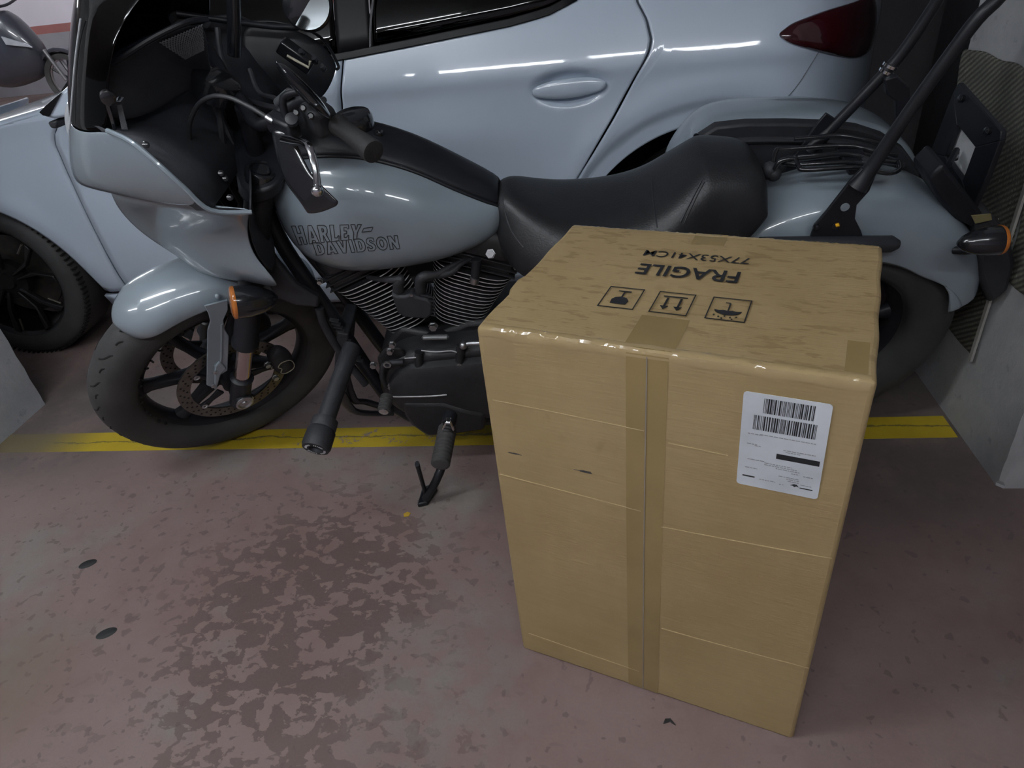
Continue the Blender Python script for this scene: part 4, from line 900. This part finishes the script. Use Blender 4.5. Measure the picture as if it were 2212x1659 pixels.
# ---- outlined lettering on the tank -------------------------------
GL = {  # closed outlines in a unit cell (x 0..w, y 0..1); serifed block capitals
 'H': (.80, [[(0, 1), (.30, 1), (.27, .60), (.53, .60), (.50, 1), (.80, 1), (.75, 0), (.48, 0), (.52, .40), (.28, .40), (.32, 0), (.05, 0)]]),
 'A': (.86, [[(0, 0), (.30, 1), (.58, 1), (.86, 0), (.58, 0), (.55, .16), (.32, .16), (.28, 0)], [(.36, .32), (.50, .32), (.43, .68)]]),
 'R': (.80, [[(.02, 0), (.02, 1), (.5, 1), (.66, .92), (.70, .74), (.66, .56), (.54, .47), (.80, 0), (.50, 0), (.32, .40), (.30, .40), (.30, 0)], [(.30, .60), (.30, .82), (.40, .80), (.43, .71), (.40, .62)]]),
 'L': (.66, [[(.02, 0), (.02, 1), (.34, 1), (.30, .90), (.30, .20), (.48, .20), (.58, .32), (.66, .32), (.62, 0)]]),
 'E': (.70, [[(.02, 0), (.02, 1), (.64, 1), (.66, .72), (.58, .72), (.50, .82), (.30, .82), (.30, .60), (.50, .60), (.50, .42), (.30, .42), (.30, .18), (.50, .18), (.60, .30), (.68, .30), (.66, 0)]]),
 'Y': (.80, [[(0, 1), (.30, 1), (.42, .62), (.52, 1), (.80, 1), (.54, .42), (.54, 0), (.26, 0), (.26, .42)]]),
 'D': (.82, [[(0, 0), (.06, .12), (.06, .88), (0, 1), (.46, 1), (.68, .90), (.80, .68), (.80, .34), (.68, .10), (.46, 0)], [(.34, .20), (.34, .80), (.44, .80), (.52, .68), (.52, .32), (.44, .20)]]),
 'V': (.84, [[(0, 1), (.30, 1), (.43, .42), (.54, 1), (.84, 1), (.54, 0), (.30, 0)]]),
 'I': (.34, [[(.03, 0), (.03, 1), (.31, 1), (.31, 0)]]),
 'S': (.70, [[(.04, .02), (.02, .32), (.12, .32), (.22, .19), (.36, .17), (.42, .25), (.36, .36), (.14, .50), (.04, .64), (.06, .84), (.22, .99), (.46, 1), (.64, .96), (.66, .68), (.56, .68), (.46, .80), (.34, .82), (.29, .75), (.36, .65), (.58, .52), (.68, .36), (.66, .16), (.50, .01), (.28, 0)]]),
 'O': (.84, [[(.42 + .42 * math.cos(t), .5 + .5 * math.sin(t)) for t in np.linspace(0, 2 * pi, 25)[:-1]], [(.42 + .15 * math.cos(t), .5 + .28 * math.sin(t)) for t in np.linspace(0, 2 * pi, 17)[:-1]]]),
 'N': (.84, [[(.0, 0), (.04, .1), (.04, .9), (0, 1), (.30, 1), (.56, .48), (.56, 1), (.82, 1), (.80, 0), (.56, 0), (.28, .55), (.28, 0)]])}
bpy.context.view_layer.update()
_tm = MB(); _tm.loft([tank_ring(*t, n=96) for t in cr([np.array(t) for t in TS], 14)]); bvh = BVHTree.FromPolygons([Vector(v) for v in _tm.v], _tm.f)
INK = mat('dark_letter_line', (.03, .032, .036), .4)
camL = BW @ (CAM - OB)
def onto_tank(px, py):
    d = unit(BW @ ray(px, py)); h = bvh.ray_cast(Vector(camL), Vector(d))
    return (np.array(h[0]) , np.array(h[1])) if h[0] is not None else (None, None)
def letters(word, quad, gapw=.10):
    W_ = sum(GL[c][0] for c in word) + gapw * (len(word) - 1); x = 0; TL_, TR_, BR_, BL_ = [np.array(q, float) for q in quad]
    for c in word:
        w, polys = GL[c]; g = MB()
        for pl in polys:
            pts = []; m = len(pl)
            for i in range(m):
                a, b = np.array(pl[i]), np.array(pl[(i + 1) % m])
                for t in np.linspace(0, 1, 5)[:-1]:
                    q = a + (b - a) * t; u, v = (x + q[0]) / W_, q[1]
                    pp = (TL_ * (1 - u) + TR_ * u) * v + (BL_ * (1 - u) + BR_ * u) * (1 - v); h, nrm = onto_tank(*pp)
                    if h is not None: pts.append(h)
            if len(pts) > 3: g.tube(pts + [pts[0]], .00095, 5)
        g.obj('tank_letter', INK, tk, weld=False); x += w + gapw
Z3 = lambda a, b: (560 + a * .27125, 380 + b * .27125)
letters('HARLEY', [Z3(255, 400), Z3(815, 386), Z3(800, 500), Z3(312, 551)])
letters('DAVIDSON', [Z3(418, 535), Z3(1100, 474), Z3(1124, 580), Z3(452, 632)])
GL['-'] = (1, [[(0, 0), (.0, 1), (1, 1), (1, 0)]]); letters('-', [Z3(832, 418), Z3(906, 408), Z3(893, 440), Z3(818, 449)])
# ---- seat ---------------------------------------------------------
SE = [  # x, z top, z bottom, half width top, half width bottom
    (.790, .775, .700, .035, .045), (.775, .792, .660, .062, .085), (.745, .797, .630, .085, .120), (.70, .776, .610, .115, .150), (.64, .752, .60, .145, .172), (.57, .742, .60, .160, .180),
    (.50, .745, .60, .162, .180), (.44, .762, .60, .158, .175), (.40, .786, .60, .150, .165), (.365, .812, .60, .138, .150), (.335, .833, .60, .128, .142), (.322, .838, .61, .124, .138), (.29, .836, .635, .120, .136), (.245, .828, .665, .117, .130), (.215, .812, .70, .112, .120), (.198, .785, .725, .102, .108)]
def seat_ring(x, zt, zb, wt, wb):
    top = [(-wt * .98, zt - .045), (-wt * .80, zt - .012), (-wt * .45, zt), (0, zt + .002), (wt * .45, zt), (wt * .80, zt - .012), (wt * .98, zt - .045)]
    return [np.array((x, y, z)) for y, z in [(-wb * .75, zb), (-wb, zb + .012), (-wb * 1.02, (zb + zt) / 2 - .02)] + top + [(wb * 1.02, (zb + zt) / 2 - .02), (wb, zb + .012), (wb * .75, zb)]]
st = MB().loft([seat_ring(*s) for s in cr([np.array(s) for s in SE], 2)]).obj('seat', LEATHER, BK, sub=2)
bpy.context.view_layer.update()
me = bpy.data.meshes.new_from_object(st.evaluated_get(bpy.context.evaluated_depsgraph_get())); sb = BVHTree.FromPolygons([v.co for v in me.vertices], [tuple(p.vertices) for p in me.polygons]); bpy.data.meshes.remove(me)
def seat_line(pix, r=.0016, nm='seat_seam'):
    pts = []
    for q in cr([np.array(p) for p in pix], 6):
        h = sb.ray_cast(Vector(camL), Vector(unit(BW @ ray(*q))))
        if h[0] is not None: pts.append(np.array(h[0]))
    if len(pts) > 2: g = MB(); g.tube(pts, r, 6); g.obj(nm, BLACKM, st)
seat_line([(1408, 382), (1410, 420), (1415, 460), (1420, 492)]); seat_line([(1515, 392), (1495, 430), (1470, 480)], .0022); seat_line([(1521, 394), (1502, 430), (1478, 482)]); seat_line([(1085, 430), (1092, 462), (1105, 500), (1130, 535)], .0022)
# ================================================================== engine
HEADM = mat('engine_black', (.018, .0185, .021), .46, 0, 0, .2, 40, .25, 350)
EN = empty('engine'); EN.parent = BK
def cylinder(base, sx, nm):
    d = np.array([sx * .383, 0, .924]); u = np.array([.924, 0, -sx * .383]) * 1.0; base = np.asarray(base, float)
    g = MB(); g.tube([base - d * .03, base + d * .26], .052, 28); cy = g.obj(nm, HEADM, BK)
    n = 15
    for i in range(n):
        t = .004 + .0122 * i; a = .068 + .036 * (i / (n - 1)) ** 1.2; b = .080 + .012 * (i / (n - 1)); c = base + d * t
        out = []
        for k in range(28):
            q = 2 * pi * k / 28; cc, ss = math.cos(q), math.sin(q); out.append(c + u * (a * math.copysign(abs(cc) ** .62, cc)) + np.array([0, b * math.copysign(abs(ss) ** .62, ss), 0]))
        g = MB(); g.prism(out, d * .0026)
        o = bpy.data.objects.new('cooling_fin', g.mesh('cooling_fin', [HEADM, SILVER], 30)); COL.objects.link(o); o.parent = cy
        for p in o.data.polygons: p.material_index = 1 if len(p.vertices) == 4 and len(out) > 4 else 0
    # head and rocker cover
    c = base + d * .205; g = MB(); g.box(c, (.19, .15, .05), X=u, Y=(0, 1, 0), Z=d); hd = g.obj('cylinder_head', HEADM, cy, bevel=.012)
    for k in range(3):
        g = MB(); g.box(base + d * (.188 + .016 * k) + np.array([0, .004, 0]), (.198, .156, .0035), X=u, Y=(0, 1, 0), Z=d); g.obj('head_fin', HEADM, cy, bevel=.001)
    g = MB(); rings = []
    for q, s in ((.228, 1.0), (.262, .98), (.282, .86), (.288, .6)): rings.append([base + d * q + u * (.10 * s * math.copysign(abs(math.cos(t)) ** .5, math.cos(t))) + np.array([0, .082 * s * math.copysign(abs(math.sin(t)) ** .5, math.sin(t)), 0]) for t in np.linspace(0, 2 * pi, 33)[:-1]])
    g.loft(rings).obj('rocker_cover', HEADM, cy, ang=50)
    for s1 in (-1, 1): g = MB(); g.hexbolt(base + d * .232 + u * (s1 * .09) + np.array([0, .088, 0]), (0, 1, 0), .006, .012); g.obj('head_bolt', STEEL, cy)
    return base, d, u
cylinder((1.042, .0, .462), 1, 'front_cylinder'); cylinder((.918, .0, .462), -1, 'rear_cylinder')
bpy.data.objects.remove(EN)
# coil cover between the cylinders with two spark leads
g = MB(); g.prism([L(*q, .125) for q in ((846, 626), (860, 632), (876, 632), (889, 626), (902, 634), (925, 638), (936, 650), (934, 672), (924, 682), (874, 678), (860, 668), (852, 645))], (0, .03, 0)); cc = g.obj('coil_cover', BLACKM, BK, bevel=.006)
g = MB(); g.lathe([(.004, 0), (.004, .003), (.002, .003)], L(889, 637, .142), (0, 1, 0), 10); g.obj('coil_screw', STEEL, cc)
for k in range(6):
    p = L(922 + 1.5 * k, 640 + 8 * k, .135); g = MB(); g.box(p, (.03, .004, .003), X=(.9, .0, .3)); g.obj('coil_rib', BLACKM, cc)
for pts, r in (([(862, 632, .12), (860, 610, .13), (866, 603, .13), (850, 604, .13), (815, 603, .11), (795, 598, .08)], .0085), ([(908, 634, .12), (908, 606, .13), (918, 596, .13), (945, 592, .12), (975, 575, .10), (1010, 560, .07)], .0085), ([(942, 595, .12), (975, 588, .11), (1000, 568, .09), (1040, 552, .05)], .006)):
    g = MB(); g.tube([L(x, y, v) for x, y, v in pts], [r * 1.5, r * 1.5, r * 1.4, r, r * .7, r * .7], 10, 5); g.obj('spark_lead', BLACKM, BK)
g = MB(); g.tube([L(1030, 560, .11), L(1026, 604, .12)], [.012, .010], 12); sp = g.obj('breather', BLACKS, BK); g = MB(); g.tube([L(1026, 598, .12), L(1024, 610, .12)], .011, 12); g.obj('breather_ring', STEEL, sp)
g = MB(); g.hexbolt(L(1060, 548, .12), (0, .8, .5), .009, .014); g.obj('engine_bolt', STEEL, BK)
g = MB(); g.hexbolt(L(936, 703, .10), (0, 1, 0), .010, .012); g.obj('engine_bolt', STEEL, BK)
g = MB(); g.box((.985, -.01, .65), (.13, .12, .16)); g.obj('throttle_body', HEADM, BK, bevel=.02)
# crankcase, primary cover
g = MB(); g.prism([(1.13, 0, .40), (1.06, 0, .475), (.975, 0, .44), (.89, 0, .475), (.55, 0, .47), (.45, 0, .40), (.45, 0, .20), (.60, 0, .15), (1.0, 0, .145), (1.12, 0, .20)], (0, .17, 0)); g.obj('crankcase', HEADM, BK, bevel=.012)
def capsule(c0, r0, c1, r1, n=20):
    c0, c1 = np.array(c0), np.array(c1); out = []
    for t in np.linspace(pi / 2, -pi / 2, n): out.append((c0[0] + r0 * math.cos(t), c0[1] + r0 * math.sin(t)))
    for t in np.linspace(-pi / 2, -1.5 * pi, n): out.append((c1[0] + r1 * math.cos(t), c1[1] + r1 * math.sin(t)))
    return out
rings = []
for y, k in ((.07, 1.0), (.135, 1.0), (.150, .965), (.158, .88), (.158, .80), (.176, .76), (.184, .66), (.186, .3)): rings.append([np.array((x, y, z)) for x, z in capsule((1.015, .320), .125 * k, (.60, .315), .150 * k)])
pc = MB().loft(rings).obj('primary_cover', HEADM, BK, ang=40)
for q in ((905, 803), (993, 783), (1042, 886), (848, 742), (843, 756), (807, 786), (845, 832), (870, 846)):
    g = MB(); g.hexbolt(L(*q, .165), (0, 1, 0), .0075, .012); g.obj('cover_bolt', STEEL, pc)
g = MB(); g.tube([L(*q, .16) for q in ((911, 729), (915, 729), (940, 728.5), (966, 728), (970, 728))], [.002, .0075, .0075, .0075, .002], 12, flat=.8); g.obj('nameplate', mat('brushed_plate', (.20, .205, .21), .45, .6), pc)
for q in (((905, 760), (905, 800)), ((995, 745), (993, 780))): g = MB(); g.tube([L(*q[0], .155), L(*q[1], .165)], .011, 12); g.obj('cover_boss', HEADM, pc)
for pts in ([(874, 774), (902, 772)], [(910, 757), (940, 760), (975, 758), (992, 764)], [(920, 796), (970, 797), (1030, 780)]): g = MB(); g.tube([L(x, y, .165) for x, y in pts], .0014, 6, 4); g.obj('cover_edge', SILVER, pc)
g = MB(); g.tube([L(1060, 740, .17), L(1012, 742, .17), L(1003, 745, .17)], .006, 10); lk = g.obj('shift_linkage', STEEL, BK); g = MB(); g.ball(L(1001, 746, .172), .0105, 14); g.obj('ball_joint', STEEL, lk)
# starter / sensor cluster at the front of the primary
g = MB(); rings = [[L(*q, y) for q in ((815, 770), (835, 748), (872, 752), (885, 790), (880, 835), (855, 850), (828, 835))] for y in (.05, .15)]; g.loft(rings).obj('stator_housing', HEADM, BK, bevel=.008)
g = MB(); g.tube([L(870, 782, .16), L(842, 784, .165), L(828, 792, .165), L(826, 815, .16), L(836, 835, .15)], .0075, 10, 5); g.obj('sensor_hose', BLACKM, BK)
g = MB(); g.ringlathe([(.006, 0), (.010, 0), (.010, .005), (.006, .005)], L(837, 786, .172), (0, 1, 0), 16); g.obj('hose_clip', STEEL, BK)
# lower cover in front of the peg and belly
g = MB(); g.prism([L(*q, .165) for q in ((870, 857), (960, 856), (1010, 872), (1050, 880), (1050, 915), (985, 925), (925, 930), (890, 905), (876, 885))], (0, .05, 0)); g.obj('lower_cover', HEADM, BK, bevel=.012)
# ---- frame ---------------------------------------------------------
for s in (1, -1):
    g = MB(); g.tube([(1.30, s * .03, .80), (1.29, s * .04, .70), (1.235, s * .055, .50), (1.175, s * .07, .26), (1.13, s * .085, .17), (1.03, s * .10, .145), (.6, s * .11, .15)], .019, 14, 6); g.obj('frame_tube', BLACKS, BK)
    g = MB(); g.tube([(1.30, s * .02, .84), (1.0, s * .03, .70), (.75, s * .035, .66), (.55, s * .09, .55), (.2, s * .13, .48)], .016, 12, 5); g.obj('frame_rail', BLACKS, BK)
    g = MB(); g.tube([(.55, s * .12, .30), (.3, s * .135, .31), (0, s * .14, .329)], .022, 12, 4); g.obj('swingarm', BLACKS, BK)
rg = MB(); rg.box(L(746, 735, .03), (.03, .12, .16), X=(.94, 0, .34), Z=(.34, 0, -.94)); rg = rg.obj('voltage_regulator', BLACKM, BK, bevel=.004)
dn = unit(L(775, 778, .08) - L(722, 692, .08)); 
for k in range(13):
    p = L(722 + 53 * k / 12, 692 + 86 * k / 12, .085); g = MB(); g.box(p, (.022, .012, .0028), X=(.94, 0, .34), Z=dn); g.obj('regulator_fin', mat('fin_edge', (.06, .062, .068), .45, .4), rg)
g = MB(); g.tube([L(690, 665, .09), L(700, 700, .09), L(735, 760, .09), L(790, 830, .1)], .011, 10, 4); g.obj('coolant_hose', BLACKM, BK)
g = MB(); g.prism([L(*q, .10) for q in ((560, 540), (575, 520), (600, 560), (640, 610), (690, 640), (690, 660), (640, 655), (600, 640), (575, 600))], (0, .02, 0)); g.obj('frame_cover', BLACKM, BK, bevel=.006)
# ---- engine guard peg ------------------------------------------------
A0, A1 = L(752, 770, .17), L(690, 945, .385); d = unit(A1 - A0); g = MB(); g.tube([A0 - d * .03, A1], .0215, 24); eg = g.obj('engine_guard', BLACKM, BK)
g = MB(); g.lathe([(.0215, -.050), (.030, -.046), (.031, -.025), (.029, -.022), (.033, -.016), (.034, .022), (.031, .03), (.016, .031), (.014, .022), (.001, .022)], A1, d, 32); sl = g.obj('slider_cap', BLACKM, eg, ang=50)
g = MB(); u, w = perp(d)
for k in range(34):
    a = 2 * pi * k / 34
    if k % 17 in (0, 1, 8, 9): continue
    g.box(A1 + d * .0312 + .022 * (math.cos(a) * u + math.sin(a) * w), (.0022, .005, .0006), X=-math.sin(a) * u + math.cos(a) * w, Y=math.cos(a) * u + math.sin(a) * w, Z=d)
o = g.obj('cap_lettering', mat('white_mark', (.55, .56, .58), .5), sl); o['kind'] = 'stuff'
for pts in ([(742, 800, .20), (762, 862, .17), (790, 868, .14), (845, 885, .12)], [(735, 845, .23), (760, 885, .17), (800, 893, .14), (850, 892, .12)]): g = MB(); g.tube([L(x, y, v) for x, y, v in pts], .008, 10, 3, flat=1.6); g.obj('guard_bracket', BLACKS, eg)
# ---- shifter, foot peg, kickstand --------------------------------------
def rubber(name, p, q, r, n, parent=BK):
    d = unit(q - p); ln = np.linalg.norm(q - p); prof = [(r * .6, 0)]
    for k in range(n): a = ln * k / n; prof += [(r * .88, a), (r, a + ln / n * .2), (r, a + ln / n * .75), (r * .88, a + ln / n * .95)]
    g = MB(); g.lathe(prof + [(r * .7, ln)], p, d, 22); return g.obj(name, RUBBER, parent, ang=40)
P0, P1 = L(836, 856, .20), L(829, 888, .245); sh = rubber('shifter_peg', P0, P1, .0165, 6); g = MB(); g.lathe([(.012, 0), (.012, .003), (.006, .005), (.003, .003)], P1, P1 - P0, 20); g.obj('peg_cap', CHROME, sh)
g = MB(); g.tube([L(838, 857, .20), L(880, 857, .197), L(930, 856, .195), L(965, 853, .192)], .0024, 8, 4); g.obj('shift_lever', STEEL, BK)
Q0, Q1 = L(967, 925, .315), L(951, 1004, .425); rubber('foot_peg', Q0, Q1, .0225, 11); d = unit(Q1 - Q0)
g = MB(); g.tube([Q0 - d * .045, Q0 - d * .012], .018, 14); g.obj('peg_mount', BLACKS, BK, bevel=.003)
g = MB(); g.prism([L(*q, .335) for q in ((954, 926), (962, 906), (976, 906), (983, 926))], (0, .02, .0)); g.obj('peg_clevis', CHROME, BK, bevel=.004)
FT = W2L(onZ(912, 1085, .004)); KT = L(975, 925, .20)
ks = MB(); km = L(930, 1066, FT[1] - .01); ks.tube([KT, L(950, 1020, .32), FT + (km - FT) * .4], [.013, .0115, .011], 12, 4); ks = ks.obj('kickstand', BLACKS, BK)
fw = [onZ(903, 1098, .0), onZ(925, 1093, 0), onZ(946, 1062, 0), onZ(936, 1052, 0), onZ(914, 1060, 0)]
g = MB(); g.prism([W2L(p + np.array([0, 0, .008])) for p in fw], W2L((0, 0, .014)) - W2L((0, 0, 0))); g.obj('stand_foot', BLACKS, ks, bevel=.004)
t0 = W2L(onZ(921, 1072, .012)); t1 = t0 + np.array([0, 0, 0]); tt = L(901, 1002, t0[1] + .03); g = MB(); g.tube([t0, (t0 + tt) / 2, tt], [.007, .0075, .0085], 10, 3, flat=.7); g.obj('stand_tab', BLACKS, ks)
# ================================================================== rear end
RC = np.array([0, 0, .329]); rprof = [(.200, .066), (.215, .080), (.24, .089), (.265, .088), (.29, .078), (.310, .058), (.323, .030), (.329, 0)]
RPt, rty, rrim = wheel('rear', RC, np.array([0, 1., 0]), np.array([1., 0, 0]), .329, .09, .21, 7, rprof)
G = []
for a in np.radians(np.linspace(38, 160, 30)):
    dg = math.degrees(a); Rr = float(np.interp(dg, [38, 70, 95, 120, 145, 166], [.425, .425, .420, .405, .378, .350])); re = float(np.interp(dg, [38, 110, 128, 150, 166], [.262, .262, .262, .300, .315])); hw = .108
    row = [RC + np.array([math.cos(a) * r, y, math.sin(a) * r]) for y, r in [(s * hw * yy, Rr - dr) for s, yy, dr in ((-1, 1.0, Rr - re), (-1, 1.0, .10), (-1, .97, .055), (-1, .85, .022), (-1, .60, .006), (-1, .3, .001), (1, 0, 0), (1, .3, .001), (1, .60, .006), (1, .85, .022), (1, .97, .055), (1, 1.0, .10), (1, 1.0, Rr - re))]]
    G.append(row)
rf = MB().grid(G).obj('rear_fender', PAINT, BK, ang=0, solid=.004, sub=1)
YS = .122
g = MB(); g.prism([L(*q, YS) for q in ((1747, 520), (1758, 486), (1784, 456), (1836, 389), (1862, 362), (1890, 380), (1877, 411), (1850, 441), (1846, 471), (1859, 497), (1866, 520))], (0, .008, 0)); sbr = g.obj('sissy_bar_plate', BLACKS, BK, bevel=.002)
for q, m_ in (((1825, 447), STEEL), ((1806, 487), mat('amber_reflector', (.75, .38, .02), .3))):
    g = MB(); g.lathe([(.009, 0), (.009, .002), (.001, .0022)], L(*q, YS + .004), (0, 1, 0), 18); g.obj('plate_hole', PAINT if m_ is STEEL else BLACKG, sbr)
g = MB(); g.tube([L(1806, 487, YS + .007), L(1813, 485, YS + .009)], .004, 8); g.obj('reflector', mat('amber_glint', (.8, .42, .02), .25, 0, .5), sbr)
g = MB(); g.lathe([(.007, 0), (.007, .006), (.004, .008)], L(1762, 490, YS + .004), (0, 1, 0), 14); g.obj('plate_bolt', BLACKG, sbr)
SBP = [L(1850, 405, YS + .004), L(1885, 358, YS), L(1960, 247, YS), L(2040, 135, YS), L(2110, 42, YS), L(2160, -8, YS - .005), L(2200, -70, YS - .03), L(2190, -110, 0)]
g = MB(); SBR = [L(*q, -YS) for q in ((1745, 325), (1785, 288), (1800, 273), (1911, 157), (1950, 112), (2000, 40), (2030, -10), (2050, -70))][::-1]; top = [np.array([SBP[-2][0] - .01, y, SBP[-2][2] + .03]) for y in (.06, 0, -.06)]
g.tube(SBP[:-1] + top + SBR, [.021, .0135] + [.0118] * 12 + [.013, .017], 14, 4); g.obj('sissy_bar', BLACKS, BK)
g = MB(); p = np.array([SBP[2][0], -YS, SBP[2][2]]); dd = unit(SBP[3] - SBP[2]) 
for k in (0, .012): g.ringlathe([(.0115, 0), (.0165, .001), (.0165, .007), (.0115, .008)], L(1913, 158, -YS) + dd * k, dd, 20)
g.obj('bar_clamp', CHROME, BK)
pb = [L(1935, 185, -.10), L(1950, 240, -.10), L(1930, 285, -.10)]
g = MB(); g.prism([L(*q, -.105) for q in ((1908, 168), (1935, 160), (1962, 185), (1965, 225), (1950, 262), (1934, 255), (1932, 215), (1912, 200))], (0, .02, 0)); g.obj('clamp_bracket', BLACKS, BK, bevel=.003)
g = MB(); g.prism([np.array(L(*q, YS)) * (1, -1, 1) for q in ((1747, 520), (1758, 486), (1784, 456), (1836, 389), (1862, 362), (1890, 380), (1877, 411), (1850, 441), (1846, 471), (1859, 497), (1866, 520))], (0, .008, 0)); g.obj('sissy_bar_plate', BLACKS, BK, bevel=.002)
for s in (1, -1): g = MB(); g.tube([np.array(p) * (1, s, 1) for p in (L(1640, 530, .125), L(1760, 528, .13), L(1925, 527, .13), L(1940, 528, .13))], [.018, .018, .018, .010], 18); g.obj('fender_strut', BLACKM, BK, ang=50)
# luggage rack
ZR = .805
def rk(pts, r=.005): g = MB(); g.tube([LZ(x, y, z) for x, y, z in pts], r, 10, 5); return g.obj('rack_rod', BLACKG, BK)
rk([(1668, 362, ZR - .02), (1676, 326, ZR), (1700, 322, ZR), (1828, 315, ZR), (1895, 328, ZR - .01), (1935, 338, ZR - .03)])
rk([(1672, 366, ZR - .02), (1690, 346, ZR), (1740, 342, ZR), (1826, 333, ZR), (1880, 344, ZR - .01), (1935, 352, ZR - .03)])
rk([(1716, 300, ZR), (1760, 297, ZR), (1813, 293, ZR), (1878, 304, ZR - .01), (1920, 318, ZR - .03)])
rk([(1718, 338, ZR), (1726, 360, ZR), (1742, 367, ZR), (1846, 362, ZR), (1915, 374, ZR - .01), (1942, 367, ZR - .02), (1940, 350, ZR - .02)])
rk([(1690, 352, ZR - .01), (1740, 355, ZR), (1832, 351, ZR), (1890, 360, ZR - .01)])
rk([(1700, 340, ZR - .015), (1780, 333, ZR - .01), (1840, 325, ZR - .01), (1900, 335, ZR - .02)], .004)
g = MB(); g.ball(LZ(1664, 368, ZR - .03), .020, 14); g.ball(LZ(1672, 376, ZR - .035), .016, 12); g.obj('rack_mount', BLACKM, BK)
g = MB(); g.box(LZ(1845, 345, ZR - .012), (.05, .10, .014)); g.obj('rack_plate', BLACKS, BK, bevel=.003)
g = MB(); g.hexbolt(LZ(1868, 351, ZR - .004), (0, 0, 1), .008, .008); g.obj('rack_bolt', STEEL, BK)
# rear turn signals, plate holder, tail
a, b = L(2163, 518, .185), L(2068, 526, .185); signal(a, b, .029, [(a + b) / 2, L(2100, 540, .13), L(2060, 540, .10)])
xp = -.255
def pq(*q): return [LX(x, y, xp) for x, y in q]
nx = np.array([.012, 0, 0])
g = MB(); o_ = pq((2076, 178), (2169, 282), (2167, 303), (2130, 400), (2102, 456), (2014, 330), (2064, 200)); i_ = pq((2073, 268), (2112, 317), (2085, 390), (2048, 337))
def strip4(poly): g = MB(); g.prism(poly, nx); return g.obj('plate_holder', BLACKS, BK, bevel=.002)
strip4([o_[0], o_[1], o_[2], i_[1], i_[0], o_[6]]); strip4([o_[2], o_[3], o_[4], i_[2], i_[1]]); strip4([o_[4], o_[5], i_[3], i_[2]]); strip4([o_[5], o_[6], i_[0], i_[3]])
g = MB(); pl = [p - nx * .9 for p in pq((2066, 262), (2120, 320), (2088, 398), (2040, 336))]; g.prism(pl, (.002, 0, 0)); g.obj('number_plate', mat('plate_white', (.62, .64, .66), .4), BK)
g = MB(); g.tube([LX(2062, 345, xp + .01), LX(2066, 325, xp + .012), LX(2050, 355, xp + .05)], .007, 8); g.obj('plate_bracket', BLACKS, BK)
for q in ((2066, 336), (2027, 357), (2034, 421), (2072, 424), (2137, 283), (2080, 213)): g = MB(); g.lathe([(.008, 0), (.008, .008), (.004, .010)], LX(*q, xp + .008), (1, .2, .2), 12); g.obj('plate_bolt', STEEL if q[0] < 2075 else BLACKG, BK)
g = MB(); g.prism([L(*q, .03) for q in ((1985, 365), (2020, 330), (2075, 400), (2105, 440), (2085, 470), (2045, 450), (2010, 410))], (0, .09, 0)); g.obj('tail_bracket', BLACKS, BK, bevel=.008)
g = MB(); g.prism([L(*q, .02) for q in ((2080, 440), (2115, 430), (2150, 470), (2165, 530), (2150, 590), (2110, 620), (2085, 560))], (0, .14, 0)); g.obj('rear_mudflap', BLACKM, BK, bevel=.012)
g = MB(); g.prism([L(*q, .095) for q in ((2098, 466), (2140, 462), (2142, 474), (2106, 482))], (0, .004, 0)); g.obj('reflector', mat('dull_reflector', (.20, .17, .08), .4), BK)
# right-hand saddlebag: grey shell with black inner face
TP = [L(x, y, -.30) for x, y in ((1438, 365), (1455, 320), (1490, 270), (1530, 236), (1600, 224), (1700, 219), (1790, 222), (1850, 230), (1905, 252), (1945, 285), (1975, 330))]
g = MB(); rings = []
for p in TP:
    zt = p[2]; rings.append([np.array((p[0], y, z)) for y, z in ((-.215, .40), (-.215, zt - .028), (-.225, zt - .008), (-.25, zt), (-.33, zt - .002), (-.39, zt - .02), (-.425, zt - .06), (-.43, .42), (-.40, .38))])
sb_ = g.loft(rings).obj('saddlebag', PAINT, BK, sub=2)
inn = [L(x, y, -.19) for x, y in ((1462, 375), (1476, 332), (1508, 292), (1545, 268), (1610, 261), (1700, 260), (1790, 263), (1850, 270), (1905, 288), (1950, 318), (1985, 365))]; g = MB(); g.prism(inn + [np.array((inn[-1][0], -.19, .42)), np.array((inn[0][0], -.19, .42))], (0, .034, 0)); g.obj('bag_inner_panel', BLACKM, sb_, bevel=.006)
g = MB(); g.tube([p + np.array([-.004, .018, -.040]) for p in inn[1:-1]], .008, 8, 4); g.obj('bag_rib', BLACKM, sb_)
for q in ((1503, 293), (1565, 311)): g = MB(); g.lathe([(.007, 0), (.007, .006), (.003, .007)], L(*q, -.171), (0, 1, .2), 14); g.obj('bag_screw', BLACKG, sb_)
# exhaust on the far side
g = MB(); g.tube([(.9, -.12, .42), (.8, -.2, .33), (.5, -.22, .28), (-.25, -.23, .33)], [.03, .035, .045, .05], 16, 5); g.obj('exhaust', BLACKS, BK)
